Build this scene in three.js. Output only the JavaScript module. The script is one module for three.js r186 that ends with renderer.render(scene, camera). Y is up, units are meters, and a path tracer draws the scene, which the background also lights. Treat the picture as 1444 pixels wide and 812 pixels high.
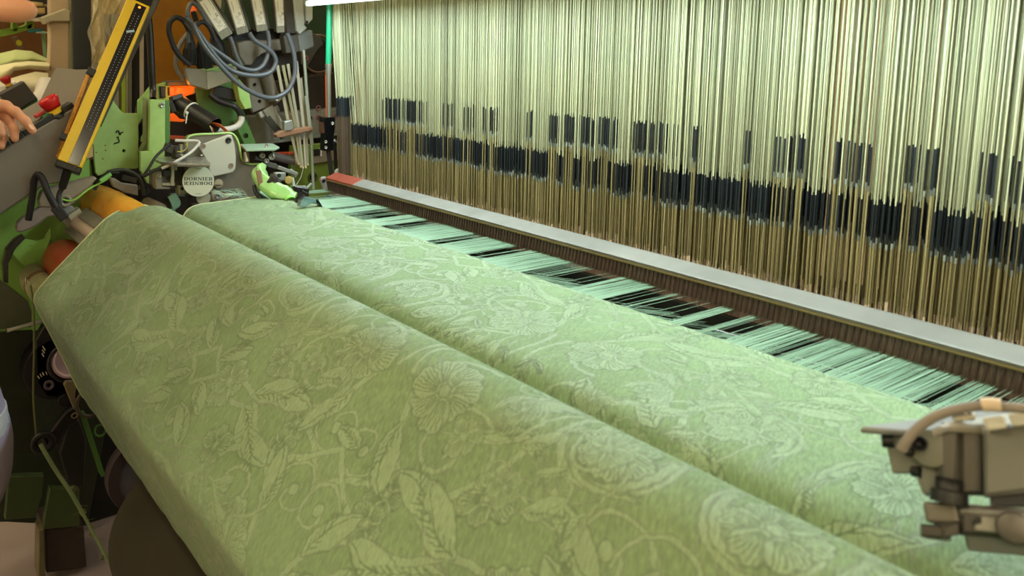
import * as THREE from 'three';
import { mergeGeometries } from 'three/addons/utils/BufferGeometryUtils.js';
import { RoundedBoxGeometry } from 'three/addons/geometries/RoundedBoxGeometry.js';
import { MarchingCubes } from 'three/addons/objects/MarchingCubes.js';
import { RectAreaLightUniformsLib } from 'three/addons/lights/RectAreaLightUniformsLib.js';

// ---------------------------------------------------------------- camera, lights, exposure
const scene = new THREE.Scene();
const V = (x, y, z) => new THREE.Vector3(x, y, z);
const EYE = V(0, 1.31, 0), FOCAL = 1142, CX = 560, CY = 233;      // pixels of the 1444 x 812 frame
const camera = new THREE.PerspectiveCamera(2 * Math.atan(406 / FOCAL) * 180 / Math.PI, 1444 / 812, 0.05, 60);
const axX = V(-788, 168, -1142).normalize().negate();             // the loom's width direction seen from the camera
const axZ = V(-1690, -168, 1142); axZ.addScaledVector(axX, -axZ.dot(axX)).normalize();
const axY = new THREE.Vector3().crossVectors(axZ, axX);
const camToWorld = new THREE.Matrix4().makeBasis(axX, axY, axZ).transpose();
camera.position.copy(EYE);
camera.quaternion.setFromRotationMatrix(camToWorld);
camera.setViewOffset(1444, 812, 722 - CX, 406 - CY, 1444, 812);   // shifted lens
camera.focus = 1.62; camera.userData.fStop = 6.5;
scene.background = new THREE.Color(0x000000);
const renderer = new THREE.WebGLRenderer({ antialias: true });
renderer.toneMapping = THREE.LinearToneMapping;
renderer.toneMappingExposure = 1.0;
renderer.shadowMap.enabled = true;
RectAreaLightUniformsLib.init();
const WARM = new THREE.Color(1.0, 0.86, 0.54), COOL = new THREE.Color(0.78, 0.96, 1.0);
const CEILING_POWER = 9, TUBE_POWER = 2.4, LED_POWER = 67;
function areaLight(name, color, intensity, w, h, pos, target) {
  const l = new THREE.RectAreaLight(color, intensity, w, h);
  l.name = name; l.position.copy(pos); l.lookAt(target); scene.add(l);
  return l;
}
// the strip lamp over the harness, and its light
const LED_Y = 1.429, LED_Z = -1.03, LED_X0 = -1.93, LED_X1 = 0.35;
areaLight('strip_lamp_light', COOL, LED_POWER, LED_X1 - LED_X0, 0.03, V((LED_X0 + LED_X1) / 2, LED_Y - 0.018, LED_Z), V((LED_X0 + LED_X1) / 2, 0, LED_Z + 0.03));

// ---------------------------------------------------------------- helpers
let seed = 7;
const rnd = () => { seed = (seed + 0x6d2b79f5) | 0; let t = Math.imul(seed ^ (seed >>> 15), 1 | seed); t = (t + Math.imul(t ^ (t >>> 7), 61 | t)) ^ t; return ((t ^ (t >>> 14)) >>> 0) / 4294967296; };
const rr = (a, b) => a + (b - a) * rnd();
const lerp = (a, b, t) => a + (b - a) * t, clamp = (x, a, b) => Math.min(b, Math.max(a, x));
const smooth = (x, a, b) => { const t = clamp((x - a) / (b - a), 0, 1); return t * t * (3 - 2 * t); };
const ray = (px, py) => V(px - CX, CY - py, -FOCAL).applyMatrix4(camToWorld).normalize();
const at = (px, py, d) => EYE.clone().addScaledVector(ray(px, py), d);
const onX = (px, py, x) => { const r = ray(px, py); return EYE.clone().addScaledVector(r, (x - EYE.x) / r.x); };
const onY = (px, py, y) => { const r = ray(px, py); return EYE.clone().addScaledVector(r, (y - EYE.y) / r.y); };
const onZ = (px, py, z) => { const r = ray(px, py); return EYE.clone().addScaledVector(r, (z - EYE.z) / r.z); };
const onPlane = (px, py, o, n) => { const r = ray(px, py); return EYE.clone().addScaledVector(r, o.clone().sub(EYE).dot(n) / r.dot(n)); };

const names = new Map(), offset = new Map();
function numbered(n) { const k = names.get(n) ?? 0; names.set(n, k + 1); return k ? n + '_' + String(k).padStart(3, '0') : n; }
function mat(color, roughness = 0.5, metalness = 0, extra = {}) {
  return new THREE.MeshPhysicalMaterial({ color: new THREE.Color(color), roughness, metalness, ...extra });
}
function tag(o, label, category, group, kind) {
  if (label) o.userData.label = label;
  if (category) o.userData.category = category;
  if (group) o.userData.group = group;
  if (kind) o.userData.kind = kind;
  return o;
}
// a thing: a Group at its base; geometries of its parts are given in world coordinates
function thing(name, label, category, pos, group) {
  const o = new THREE.Group(); o.name = numbered(name); o.position.copy(pos); scene.add(o);
  offset.set(o, pos.clone());
  return tag(o, label, category, group);
}
function part(parent, name, geo, material, label) {
  const g = Array.isArray(geo) ? merge(geo) : geo, off = offset.get(parent);
  g.translate(-off.x, -off.y, -off.z);
  const m = new THREE.Mesh(g, material); m.name = name; m.castShadow = m.receiveShadow = true; parent.add(m);
  offset.set(m, off);
  if (label) m.userData.label = label;
  return m;
}
// a thing that is one mesh
function single(name, geo, material, label, category, group, kind) {
  const g = Array.isArray(geo) ? merge(geo) : geo;
  g.computeBoundingBox();
  const c = g.boundingBox.getCenter(V(0, 0, 0)); c.y = g.boundingBox.min.y;
  g.translate(-c.x, -c.y, -c.z);
  const m = new THREE.Mesh(g, material); m.name = numbered(name); m.position.copy(c); m.castShadow = m.receiveShadow = true; scene.add(m);
  offset.set(m, c.clone());
  return tag(m, label, category, group, kind);
}
function struct(name, geo, material) { return single(name, geo, material, null, null, null, 'structure'); }
function merge(list) {
  const a = list.map((g) => { const h = g.index ? g.toNonIndexed() : g; for (const k of Object.keys(h.attributes)) if (!['position', 'normal', 'uv'].includes(k)) h.deleteAttribute(k); return h; });
  return mergeGeometries(a);
}
const box = (cx, cy, cz, w, h, d, r = 0.002) => { const g = r > 0 ? new RoundedBoxGeometry(w, h, d, 2, Math.min(r, w / 2.1, h / 2.1, d / 2.1)) : new THREE.BoxGeometry(w, h, d); return g.translate(cx, cy, cz); };
const UPV = V(0, 1, 0);
// turns geometry whose axis is y (from 0 to length) so that it runs from a to b
function along(g, a, b) {
  const d = b.clone().sub(a).normalize();
  return g.applyQuaternion(new THREE.Quaternion().setFromUnitVectors(UPV, d)).translate(a.x, a.y, a.z);
}
function cyl(a, b, r0, r1 = r0, seg = 20) { const L = a.distanceTo(b); return along(new THREE.CylinderGeometry(r1, r0, L, seg).translate(0, L / 2, 0), a, b); }
// lathe round the axis a-b; profile: [t along axis in metres, radius]
function turned(a, b, prof, seg = 28) { return along(new THREE.LatheGeometry(prof.map(([t, r]) => new THREE.Vector2(Math.max(r, 1e-5), t)), seg), a, b); }
function tube(pts, r, seg = 0, radial = 10, closed = false) { return new THREE.TubeGeometry(new THREE.CatmullRomCurve3(pts, closed, 'centripetal'), seg || pts.length * 8, r, radial, closed); }
// a box whose long axis runs from a to b; w is across (horizontal-ish), h along 'up'
function bar(a, b, w, h, up = UPV, r = 0.0015) {
  const d = b.clone().sub(a), L = d.length(); d.normalize();
  const x = new THREE.Vector3().crossVectors(up, d).normalize(), y = new THREE.Vector3().crossVectors(d, x);
  const m = new THREE.Matrix4().makeBasis(x, y, d), c = a.clone().add(b).multiplyScalar(0.5);
  m.setPosition(c);
  const g = r > 0 ? new RoundedBoxGeometry(w, h, L, 2, Math.min(r, w / 2.1, h / 2.1, L / 2.1)) : new THREE.BoxGeometry(w, h, L);
  return g.applyMatrix4(m);
}
// a plate with an outline in world points (all in the plane through the first, with normal n): thickness runs away from n
function plate(pts, n, thick, bevel = 0.0015, holes = []) {
  const N = n.clone().normalize(), o = pts[0];
  const u = Math.abs(N.y) > 0.9 ? V(1, 0, 0) : UPV.clone(); const X = new THREE.Vector3().crossVectors(u, N).normalize(), Y = new THREE.Vector3().crossVectors(N, X);
  const to2 = (p) => { const d = p.clone().sub(o); return new THREE.Vector2(d.dot(X), d.dot(Y)); };
  const s = new THREE.Shape(pts.map(to2));
  for (const [c, r] of holes) { const h = new THREE.Path(), q = to2(c); h.absarc(q.x, q.y, r, 0, Math.PI * 2, true); s.holes.push(h); }
  const g = new THREE.ExtrudeGeometry(s, { depth: Math.max(1e-4, thick - 2 * bevel), bevelEnabled: bevel > 0, bevelThickness: bevel, bevelSize: bevel, bevelOffset: -bevel, bevelSegments: 1, curveSegments: 16 });
  g.translate(0, 0, -thick + bevel);
  return g.applyMatrix4(new THREE.Matrix4().makeBasis(X, Y, N).setPosition(o));
}
const NX = V(1, 0, 0), NZ = V(0, 0, 1);
const polyX = (x, list) => list.map(([a, b]) => onX(a, b, x));
const polyZ = (z, list) => list.map(([a, b]) => onZ(a, b, z));
const plateX = (x, list, thick, bevel, holes = []) => plate(polyX(x, list), NX, thick, bevel, holes.map(([a, b, r]) => [onX(a, b, x), r]));
const plateZ = (z, list, thick, bevel, holes = []) => plate(polyZ(z, list), NZ, thick, bevel, holes.map(([a, b, r]) => [onZ(a, b, z), r]));
// plate in the plane through pixel p at distance d, facing the direction n
const plateAt = (p, d, n, list, thick, bevel, holes = []) => { const o = at(p[0], p[1], d); return plate(list.map(([a, b]) => onPlane(a, b, o, n)), n, thick, bevel, holes.map(([a, b, r]) => [onPlane(a, b, o, n), r])); };
const cam = (list) => list.map(([a, b, d]) => at(a, b, d));
function bolt(p, n, r, h) { const b = p.clone().addScaledVector(n.clone().normalize(), h); return turned(p, b, [[-0.001, r], [h * 0.8, r], [h, r * 0.85], [h, r * 0.5], [h * 0.5, r * 0.45], [h * 0.5, 0]], 12); }

// value noise for textures
function noise2(x, y, s = 0) { const f = (i, j) => { let h = Math.imul(i | 0, 374761393) + Math.imul(j | 0, 668265263) + Math.imul(s, 974634); h = Math.imul(h ^ (h >>> 13), 1274126177); return ((h ^ (h >>> 16)) >>> 0) / 4294967296; };
  const i = Math.floor(x), j = Math.floor(y), a = x - i, b = y - j, u = a * a * (3 - 2 * a), v = b * b * (3 - 2 * b);
  return lerp(lerp(f(i, j), f(i + 1, j), u), lerp(f(i, j + 1), f(i + 1, j + 1), u), v); }
function texture(w, h, fn, srgb = true, repeat = true) {
  const d = new Uint8Array(w * h * 4);
  for (let y = 0; y < h; y++) for (let x = 0; x < w; x++) { const c = fn(x / w, y / h, x, y), i = (y * w + x) * 4; d[i] = c[0] * 255; d[i + 1] = c[1] * 255; d[i + 2] = c[2] * 255; d[i + 3] = 255; }
  const t = new THREE.DataTexture(d, w, h); t.magFilter = THREE.LinearFilter; t.minFilter = THREE.LinearFilter;
  if (srgb) t.colorSpace = THREE.SRGBColorSpace;
  if (repeat) t.wrapS = t.wrapT = THREE.RepeatWrapping;
  t.needsUpdate = true;
  return t;
}
const grime = texture(256, 256, (u, v, x, y) => { const n = 0.45 * noise2(x / 40, y / 40, 1) + 0.35 * noise2(x / 12, y / 12, 2) + 0.2 * noise2(x / 3, y / 3, 3); const k = 0.78 + 0.22 * n; return [k, k, k * 0.98]; });
const scuff = texture(256, 256, (u, v, x, y) => { const n = 0.5 * noise2(x / 30, y / 30, 5) + 0.5 * noise2(x / 5, y / 5, 6); const k = 0.55 + 0.45 * n; return [k, k, k]; }, false);
// painted and metal surfaces
const worn = { map: grime, roughnessMap: scuff };
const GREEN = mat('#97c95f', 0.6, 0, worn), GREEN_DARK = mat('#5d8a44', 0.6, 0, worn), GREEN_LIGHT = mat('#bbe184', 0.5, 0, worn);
const STEEL = mat('#b9bab4', 0.45, 0.85, worn), ALU = mat('#c9cac6', 0.5, 0.7, worn), GREY = mat('#a5a49c', 0.65, 0.15, worn), DARK_STEEL = mat('#55544f', 0.5, 0.8, worn);
const CHROME = mat('#d8dadb', 0.12, 1), BLACK = mat('#0f1012', 0.45), RUBBER = mat('#151618', 0.6), BLACK_METAL = mat('#18191b', 0.4, 0.6, worn), DARK = mat('#141413', 0.8);
const BEIGE = mat('#b3ae9b', 0.65, 0, worn), WHITE = mat('#d9dcd4', 0.5, 0), CABLE_GREY = mat('#54585e', 0.35);

// ---------------------------------------------------------------- the room
const wallMat = mat('#d3c9b2', 0.9, 0, worn), floorMat = mat('#a8979a', 0.75, 0, worn), ceilMat = mat('#d9d4c6', 0.95);
struct('floor', box(-1.5, -0.05, 0, 11, 0.1, 9, 0), floorMat);
struct('ceiling', box(-1.5, 3.65, 0, 11, 0.1, 9, 0), ceilMat);
struct('wall_left', box(-6.95, 1.8, 0, 0.1, 3.6, 9, 0), wallMat);
struct('wall_right', box(3.95, 1.8, 0, 0.1, 3.6, 9, 0), wallMat);
struct('wall_back', box(-1.5, 1.8, -4.45, 11, 3.6, 0.1, 0), wallMat);
struct('wall_front', box(-1.5, 1.8, 4.45, 11, 3.6, 0.1, 0), wallMat);
const tubeGlow = mat('#fff1d6', 0.5, 0, { emissive: new THREE.Color(1, 0.85, 0.62), emissiveIntensity: 2.5 });
const spots = [[-4.2, 0.9], [-1.9, 0.9], [0.9, 0.9], [-4.2, 2.9], [-1.9, 2.9], [0.9, 2.9], [-4.2, -2.6], [-0.6, -2.9], [2.9, 0.9], [2.9, 2.9], [2.9, -1.2]];
const seats = ['over the left end in front of the loom', 'over the operator side of the loom', 'over the right end in front of the loom', 'far left by the front wall', 'middle by the front wall', 'far right by the front wall', 'far left behind the loom', 'behind the harness', 'beside the right wall near the loom', 'in the right front corner', 'beside the right wall towards the back'];
spots.forEach(([x, z], i) => {
  const t = thing('ceiling_lamp', 'white twin tube ceiling lamp ' + seats[i], 'lamp', V(x, 3.45, z), 'ceiling lamps');
  part(t, 'housing', box(x, 3.565, z, 1.6, 0.06, 0.3), WHITE);
  for (const s of [-0.07, 0.07]) part(t, 'tube', cyl(V(x - 0.75, 3.515, z + s), V(x + 0.75, 3.515, z + s), 0.018), tubeGlow);
  areaLight('ceiling_lamp_light', WARM, CEILING_POWER, 1.5, 0.25, V(x, 3.49, z), V(x, 0, z + 0.0001));
  for (const s of [-0.4, 0.4]) { const l = new THREE.PointLight(WARM, TUBE_POWER / 2); l.name = 'ceiling_lamp_light'; l.position.set(x + s, 3.47, z); l.castShadow = true; l.shadow.radius = 3; scene.add(l); }
});

// ---------------------------------------------------------------- woven cloth
const SEL_L = -1.77, SEL_R = -0.09;
const profilePts = [[-0.868, 0.9535], [-0.80, 0.952], [-0.74, 0.951], [-0.69, 0.950], [-0.662, 0.949], [-0.644, 0.9465], [-0.631, 0.941], [-0.622, 0.932], [-0.616, 0.918], [-0.612, 0.895], [-0.608, 0.87], [-0.600, 0.857],
  [-0.592, 0.87], [-0.584, 0.90], [-0.574, 0.93], [-0.560, 0.957], [-0.541, 0.975], [-0.515, 0.981], [-0.487, 0.974], [-0.455, 0.949], [-0.405, 0.905], [-0.355, 0.859], [-0.316, 0.822], [-0.299, 0.803], [-0.293, 0.788], [-0.297, 0.770],
  [-0.315, 0.722], [-0.345, 0.640], [-0.372, 0.565], [-0.381, 0.548], [-0.398, 0.538], [-0.45, 0.53], [-0.55, 0.52]].map(([z, y]) => V(0, y, z));
const profile = new THREE.CatmullRomCurve3(profilePts, false, 'centripetal');
const NS = 260, NXC = 150, sPts = profile.getSpacedPoints(NS), SLEN = profile.getLength();
function clothPoint(x, k) {
  const p = sPts[k], e = smooth(SEL_L + 0.13 - x, 0, 0.13), hump = smooth(p.z, -0.60, -0.55) * (1 - smooth(p.z, -0.50, -0.44));
  let y = p.y - 0.017 * e * hump, z = p.z;
  const under = smooth(0.79 - p.y, 0, 0.08) * (p.z > -0.45 ? 1 : 0) * (p.z > -0.5 ? 1 : 0);
  const rip = Math.sin(x * 41 + 3 * Math.sin(x * 9 + p.y * 7)) * 0.5 + Math.sin(x * 97 + p.y * 5) * 0.3;
  z += under * rip * 0.0016;
  y += 0.0006 * (noise2(x * 14, p.z * 20, 3) - 0.5);
  return V(x, y, z);
}
// ornament mask, drawn in cloth coordinates: across (metres from the left selvedge) and along (metres from the fell)
const CW = SEL_R - SEL_L, TW = 2048, TH = Math.round(2048 * SLEN / CW), K = TW / CW;
let g2, MODE;
function paint(draw) { if (MODE === 'fill') { g2.fillStyle = '#fff'; g2.beginPath(); draw(); g2.fill(); return; }
  g2.globalCompositeOperation = 'destination-out'; g2.beginPath(); draw(); g2.fill(); g2.globalCompositeOperation = 'source-over'; g2.strokeStyle = '#fff'; g2.lineWidth = 0.0022; g2.beginPath(); draw(); g2.stroke(); }
function veins(draw, w = 0.0016) { g2.strokeStyle = MODE === 'fill' ? '#000' : '#fff'; g2.lineWidth = w; g2.beginPath(); draw(); g2.stroke(); }
function line(draw, w) { g2.strokeStyle = '#fff'; g2.lineWidth = w; g2.beginPath(); draw(); g2.stroke(); if (MODE === 'line') { g2.globalCompositeOperation = 'destination-out'; g2.lineWidth = Math.max(0.001, w - 0.0034); g2.beginPath(); draw(); g2.stroke(); g2.globalCompositeOperation = 'source-over'; } }
function stem(pts, w) { line(() => { g2.moveTo(...pts[0]); for (let i = 1; i + 2 < pts.length; i += 3) g2.bezierCurveTo(...pts[i], ...pts[i + 1], ...pts[i + 2]); }, w); }
function spiral(x, y, r, rot, dir, w) {
  const P = (t) => { const a = rot + dir * t * 8.2, q = r * Math.pow(1 - t, 0.9) + 0.006; return [x + Math.cos(a) * q, y + Math.sin(a) * q]; };
  line(() => { g2.moveTo(...P(0)); for (let i = 1; i <= 60; i++) g2.lineTo(...P(i / 60)); }, w * 0.75);
  paint(() => { const p = P(1); g2.arc(p[0], p[1], w * 0.9, 0, 7); });
}
function leaf(x, y, len, rot, fat = 0.32, bend = 0.2) {
  g2.save(); g2.translate(x, y); g2.rotate(rot);
  paint(() => { g2.moveTo(0, 0); g2.bezierCurveTo(len * 0.25, -len * fat, len * 0.7, -len * (fat + bend) * 0.8, len, -len * bend); g2.bezierCurveTo(len * 0.75, len * fat * 0.6 - len * bend * 0.4, len * 0.3, len * fat, 0, 0); });
  veins(() => { g2.moveTo(len * 0.06, 0); g2.quadraticCurveTo(len * 0.6, 0, len * 0.94, -len * bend); for (let i = 1; i < 8; i++) { const t = i / 8.5 * len; g2.moveTo(t, -bend * t * 0.3); g2.lineTo(t + len * 0.13, -len * fat * 0.42 * (1 - t / len * 0.4)); g2.moveTo(t, -bend * t * 0.3); g2.lineTo(t + len * 0.15, len * fat * 0.24 * (1 - t / len)); } });
  g2.restore();
}
function flower(x, y, r, rot, n = 6) {
  for (let i = 0; i < n; i++) { g2.save(); g2.translate(x, y); g2.rotate(rot + i / n * Math.PI * 2); const s = 0.85 + 0.3 * noise2(i, x * 90, 8);
    paint(() => { g2.moveTo(r * 0.12, 0); g2.bezierCurveTo(r * 0.3, -r * 0.5, r * 0.85 * s, -r * 0.55, r * s, -r * 0.12); g2.quadraticCurveTo(r * 0.9 * s, 0, r * s, r * 0.14); g2.bezierCurveTo(r * 0.85 * s, r * 0.5, r * 0.3, r * 0.42, r * 0.12, 0); });
    veins(() => { for (let k = -3; k <= 3; k++) { g2.moveTo(r * 0.25, k * r * 0.04); g2.lineTo(r * 0.88 * s, k * r * 0.12); } }, 0.0013); g2.restore(); }
  paint(() => g2.arc(x, y, r * 0.16, 0, 7));
}
function frond(x, y, len, rot, n = 7, side = 1) {
  g2.save(); g2.translate(x, y); g2.rotate(rot); line(() => { g2.moveTo(0, 0); g2.quadraticCurveTo(len * 0.5, -side * len * 0.25, len, 0); }, 0.0045); g2.restore();
  for (let i = 1; i <= n; i++) { const t = i / (n + 0.5), qx = len * t, qy = -side * len * 0.25 * 2 * t * (1 - t), X = x + Math.cos(rot) * qx - Math.sin(rot) * qy, Y = y + Math.sin(rot) * qx + Math.cos(rot) * qy, L = len * 0.3 * (1 - t * 0.55); leaf(X, Y, L, rot - 0.75, 0.22, 0.1); leaf(X, Y, L, rot + 0.75, 0.22, -0.1); }
}
function plume(x, y, len, rot, n, bend) {   // a bundle of parallel sweeping lines
  g2.save(); g2.translate(x, y); g2.rotate(rot);
  for (let i = 0; i < n; i++) { const k = i / n; line(() => { g2.moveTo(0, k * len * 0.10); g2.bezierCurveTo(len * 0.3, -len * bend * (1 - k * 0.5), len * 0.7, -len * bend * (1 - k * 0.7), len * (1 - 0.12 * k), len * (0.05 + k * 0.22)); }, 0.0045); }
  g2.restore();
}
function unit(ox, oy, m, flip, lite) {   // one repeat, 0.42 wide and 0.40 long, mirrored in turn
  g2.save(); g2.translate(ox, oy); g2.scale(m, flip);
  if (!lite) { plume(0.02, 0.26, 0.24, -0.9, 3, 0.3); plume(0.24, 0.34, 0.22, -2.4, 3, 0.35); plume(0.05, 0.06, 0.22, 0.35, 3, -0.3); plume(0.20, 0.20, 0.20, -0.2, 3, 0.45); }
  stem([[0, 0.40], [0.02, 0.30], [0.16, 0.30], [0.15, 0.20], [0.14, 0.12], [0.03, 0.13], [0.03, 0.22]], 0.013);
  spiral(0.085, 0.20, 0.062, 2.6, 1, 0.012); spiral(0.27, 0.10, 0.072, -2.0, -1, 0.013); spiral(0.31, 0.30, 0.055, 0.6, 1, 0.011); spiral(0.15, 0.36, 0.045, 0.2, -1, 0.010); spiral(0.39, 0.05, 0.045, 2.2, 1, 0.010); spiral(0.03, 0.10, 0.045, 3.2, -1, 0.010);
  stem([[0.15, 0.22], [0.18, 0.05], [0.30, -0.02], [0.36, 0.10], [0.40, 0.17], [0.36, 0.24], [0.30, 0.23]], 0.012);
  stem([[0.16, 0.30], [0.2, 0.36], [0.3, 0.38], [0.36, 0.36]], 0.010); stem([[0.40, 0.40], [0.36, 0.30], [0.44, 0.24], [0.40, 0.16]], 0.010);
  stem([[0, 0.035], [0.08, -0.03], [0.16, -0.03], [0.21, 0.01], [0.27, 0.05], [0.36, 0.03], [0.42, -0.03]], 0.012); flower(0.10, -0.005, 0.04, 0.2, 6); flower(0.31, 0.02, 0.032, 0.5, 5); leaf(0.17, -0.01, 0.10, -0.25, 0.3, 0.3); leaf(0.02, 0.02, 0.08, 0.9, 0.3, 0.3);
  for (let i = 0; i < 6; i++) leaf(rr(0, 0.42), rr(0, 0.4), rr(0.035, 0.06), rr(0, 6.28), rr(0.25, 0.45), rr(-0.4, 0.4));
  flower(0.085, 0.20, 0.046, 0.3); flower(0.33, 0.16, 0.058, 0.9, 7); flower(0.20, 0.365, 0.05, 0.1, 5); flower(0.012, 0.335, 0.052, 0.5, 6); flower(0.18, 0.08, 0.036, 0.7, 5);
  leaf(0.16, 0.27, 0.10, -0.5, 0.34, 0.45); leaf(0.22, 0.03, 0.09, 0.6, 0.32, 0.4); leaf(0.36, 0.10, 0.09, -1.6, 0.3, 0.4); leaf(0.30, 0.24, 0.09, 2.0, 0.32, -0.4); leaf(0.26, 0.385, 0.11, -0.4, 0.28, 0.45); leaf(0.39, 0.30, 0.09, 1.9, 0.32, 0.3); leaf(0.10, 0.12, 0.09, -2.2, 0.3, 0.4); leaf(0.05, 0.31, 0.09, -0.9, 0.3, -0.4);
  if (!lite) { frond(0.17, 0.33, 0.16, -0.15, 5); frond(0.38, 0.22, 0.13, 1.7, 4); }
  g2.restore();
}
function drawn(mode) {
  const cv = document.createElement('canvas'); cv.width = TW; cv.height = TH; g2 = cv.getContext('2d'); MODE = mode;
  g2.scale(K, K); g2.lineCap = 'round'; g2.lineJoin = 'round';
  const keep = seed; seed = 99; g2.scale(0.80, 0.80);
  for (let i = -1; i < 7; i++) for (let j = -1; j < 5; j++) { const m = i % 2 ? -1 : 1, f = j % 2 ? -1 : 1; unit(i * 0.42 + (m < 0 ? 0.42 : 0) + 0.10, j * 0.40 + (f < 0 ? 0.40 : 0) + 0.03, m, f); }
  for (let i = -1; i < 7; i++) for (let j = -1; j < 5; j++) { g2.save(); g2.translate(i * 0.42 + 0.36, j * 0.40 + 0.25); g2.rotate(rr(-0.4, 0.4)); g2.scale(0.5, 0.5); unit(-0.2, -0.2, 1, 1, true); g2.restore(); }
  seed = keep;
  const d = g2.getImageData(0, 0, TW, TH).data, o = new Uint8Array(TW * TH);
  for (let i = 0; i < o.length; i++) o[i] = d[i * 4] * d[i * 4 + 3] / 255;
  return o;
}
const figure = drawn('fill'), outline = drawn('line');
// the woven figure wanders a little
function woven(list, x, y) { const wx = x + 9 * (noise2(x / 45, y / 45, 14) - 0.5) + 3 * (noise2(x / 7, y / 7, 15) - 0.5), wy = y + 9 * (noise2(x / 45, y / 45, 16) - 0.5) + 3 * (noise2(x / 7, y / 7, 17) - 0.5); return list[clamp(Math.round(wy), 0, TH - 1) * TW + clamp(Math.round(wx), 0, TW - 1)] / 255; }
const clothColor = texture(TW, TH, (u, v, x, y) => {
  const Y = TH - 1 - y, m = woven(figure, x, Y), l = woven(outline, x, Y), n = 0.5 * noise2(x / 3, y / 1.5, 11) + 0.5 * noise2(x / 40, y / 40, 12), t = noise2(x / 1.1 + y / 3, y / 6, 13);
  const k = (0.95 + 0.10 * (n - 0.5) + 0.20 * (t - 0.5)) * (1 - 0.19 * l);
  return [lerp(0.530, 0.592, m) * k, lerp(0.634, 0.691, m) * k, lerp(0.478, 0.540, m) * k];
}, true, false);
const clothRough = texture(TW / 2, Math.round(TH / 2), (u, v, x, y) => { const m = woven(figure, x * 2, TH - 1 - Math.min(TH - 1, y * 2)), r = lerp(0.85, 0.36, m); return [r, r, r]; }, false, false);
const weave = texture(256, 256, (u, v, x, y) => { const a = Math.sin(u * Math.PI * 2 * 32), b = Math.sin(v * Math.PI * 2 * 32), c = ((Math.floor(u * 64) + Math.floor(v * 64)) & 1) ? a * a : b * b; const k = 0.35 + 0.4 * c + 0.25 * noise2(x / 2, y / 4, 21); return [k, k, k]; }, false);
weave.repeat.set(CW / 0.045, SLEN / 0.045);
const clothMat = new THREE.MeshPhysicalMaterial({ color: 0xffffff, map: clothColor, roughness: 1, roughnessMap: clothRough, bumpMap: weave, bumpScale: 0.0004, sheen: 0.25, sheenColor: new THREE.Color(0.75, 0.9, 0.65), sheenRoughness: 0.5, side: THREE.DoubleSide });
function sheet(x0, x1, nx, k0, k1, point, thick = 0) {
  const pos = [], uv = [], idx = [], n = k1 - k0 + 1;
  for (let k = k0; k <= k1; k++) for (let i = 0; i <= nx; i++) { const x = lerp(x0, x1, i / nx), p = point(x, k); pos.push(p.x, p.y, p.z); uv.push((x - SEL_L) / CW, 1 - k / NS); }
  for (let k = 0; k < n - 1; k++) for (let i = 0; i < nx; i++) { const a = k * (nx + 1) + i, b = a + nx + 1; idx.push(a, b, a + 1, a + 1, b, b + 1); }
  const g = new THREE.BufferGeometry(); g.setAttribute('position', new THREE.Float32BufferAttribute(pos, 3)); g.setAttribute('uv', new THREE.Float32BufferAttribute(uv, 2)); g.setIndex(idx); g.computeVertexNormals();
  return g;
}
{
  const t = thing('woven_cloth', 'green damask cloth with scroll and flower figure running over the front of the loom', 'cloth', V(-0.9, 0.52, -0.55));
  part(t, 'fabric', sheet(SEL_L, SEL_R, NXC, 0, NS, clothPoint), clothMat);
  const edge = []; for (let k = 0; k <= NS; k += 2) edge.push(clothPoint(SEL_L, k).add(V(-0.0005, 0, 0)));
  part(t, 'selvedge', new THREE.TubeGeometry(new THREE.CatmullRomCurve3(edge), 300, 0.0016, 6), mat('#c9d2a8', 0.8), 'pale bound edge');
}
// dark carriers inside the cloth's folds
{
  const t = thing('breast_beam', 'dark steel beam under the woven cloth', 'beam', V(-0.9, 0.85, -0.7));
  part(t, 'body', box(-0.85, 0.905, -0.735, 1.75, 0.07, 0.12), BLACK_METAL);
}
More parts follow.
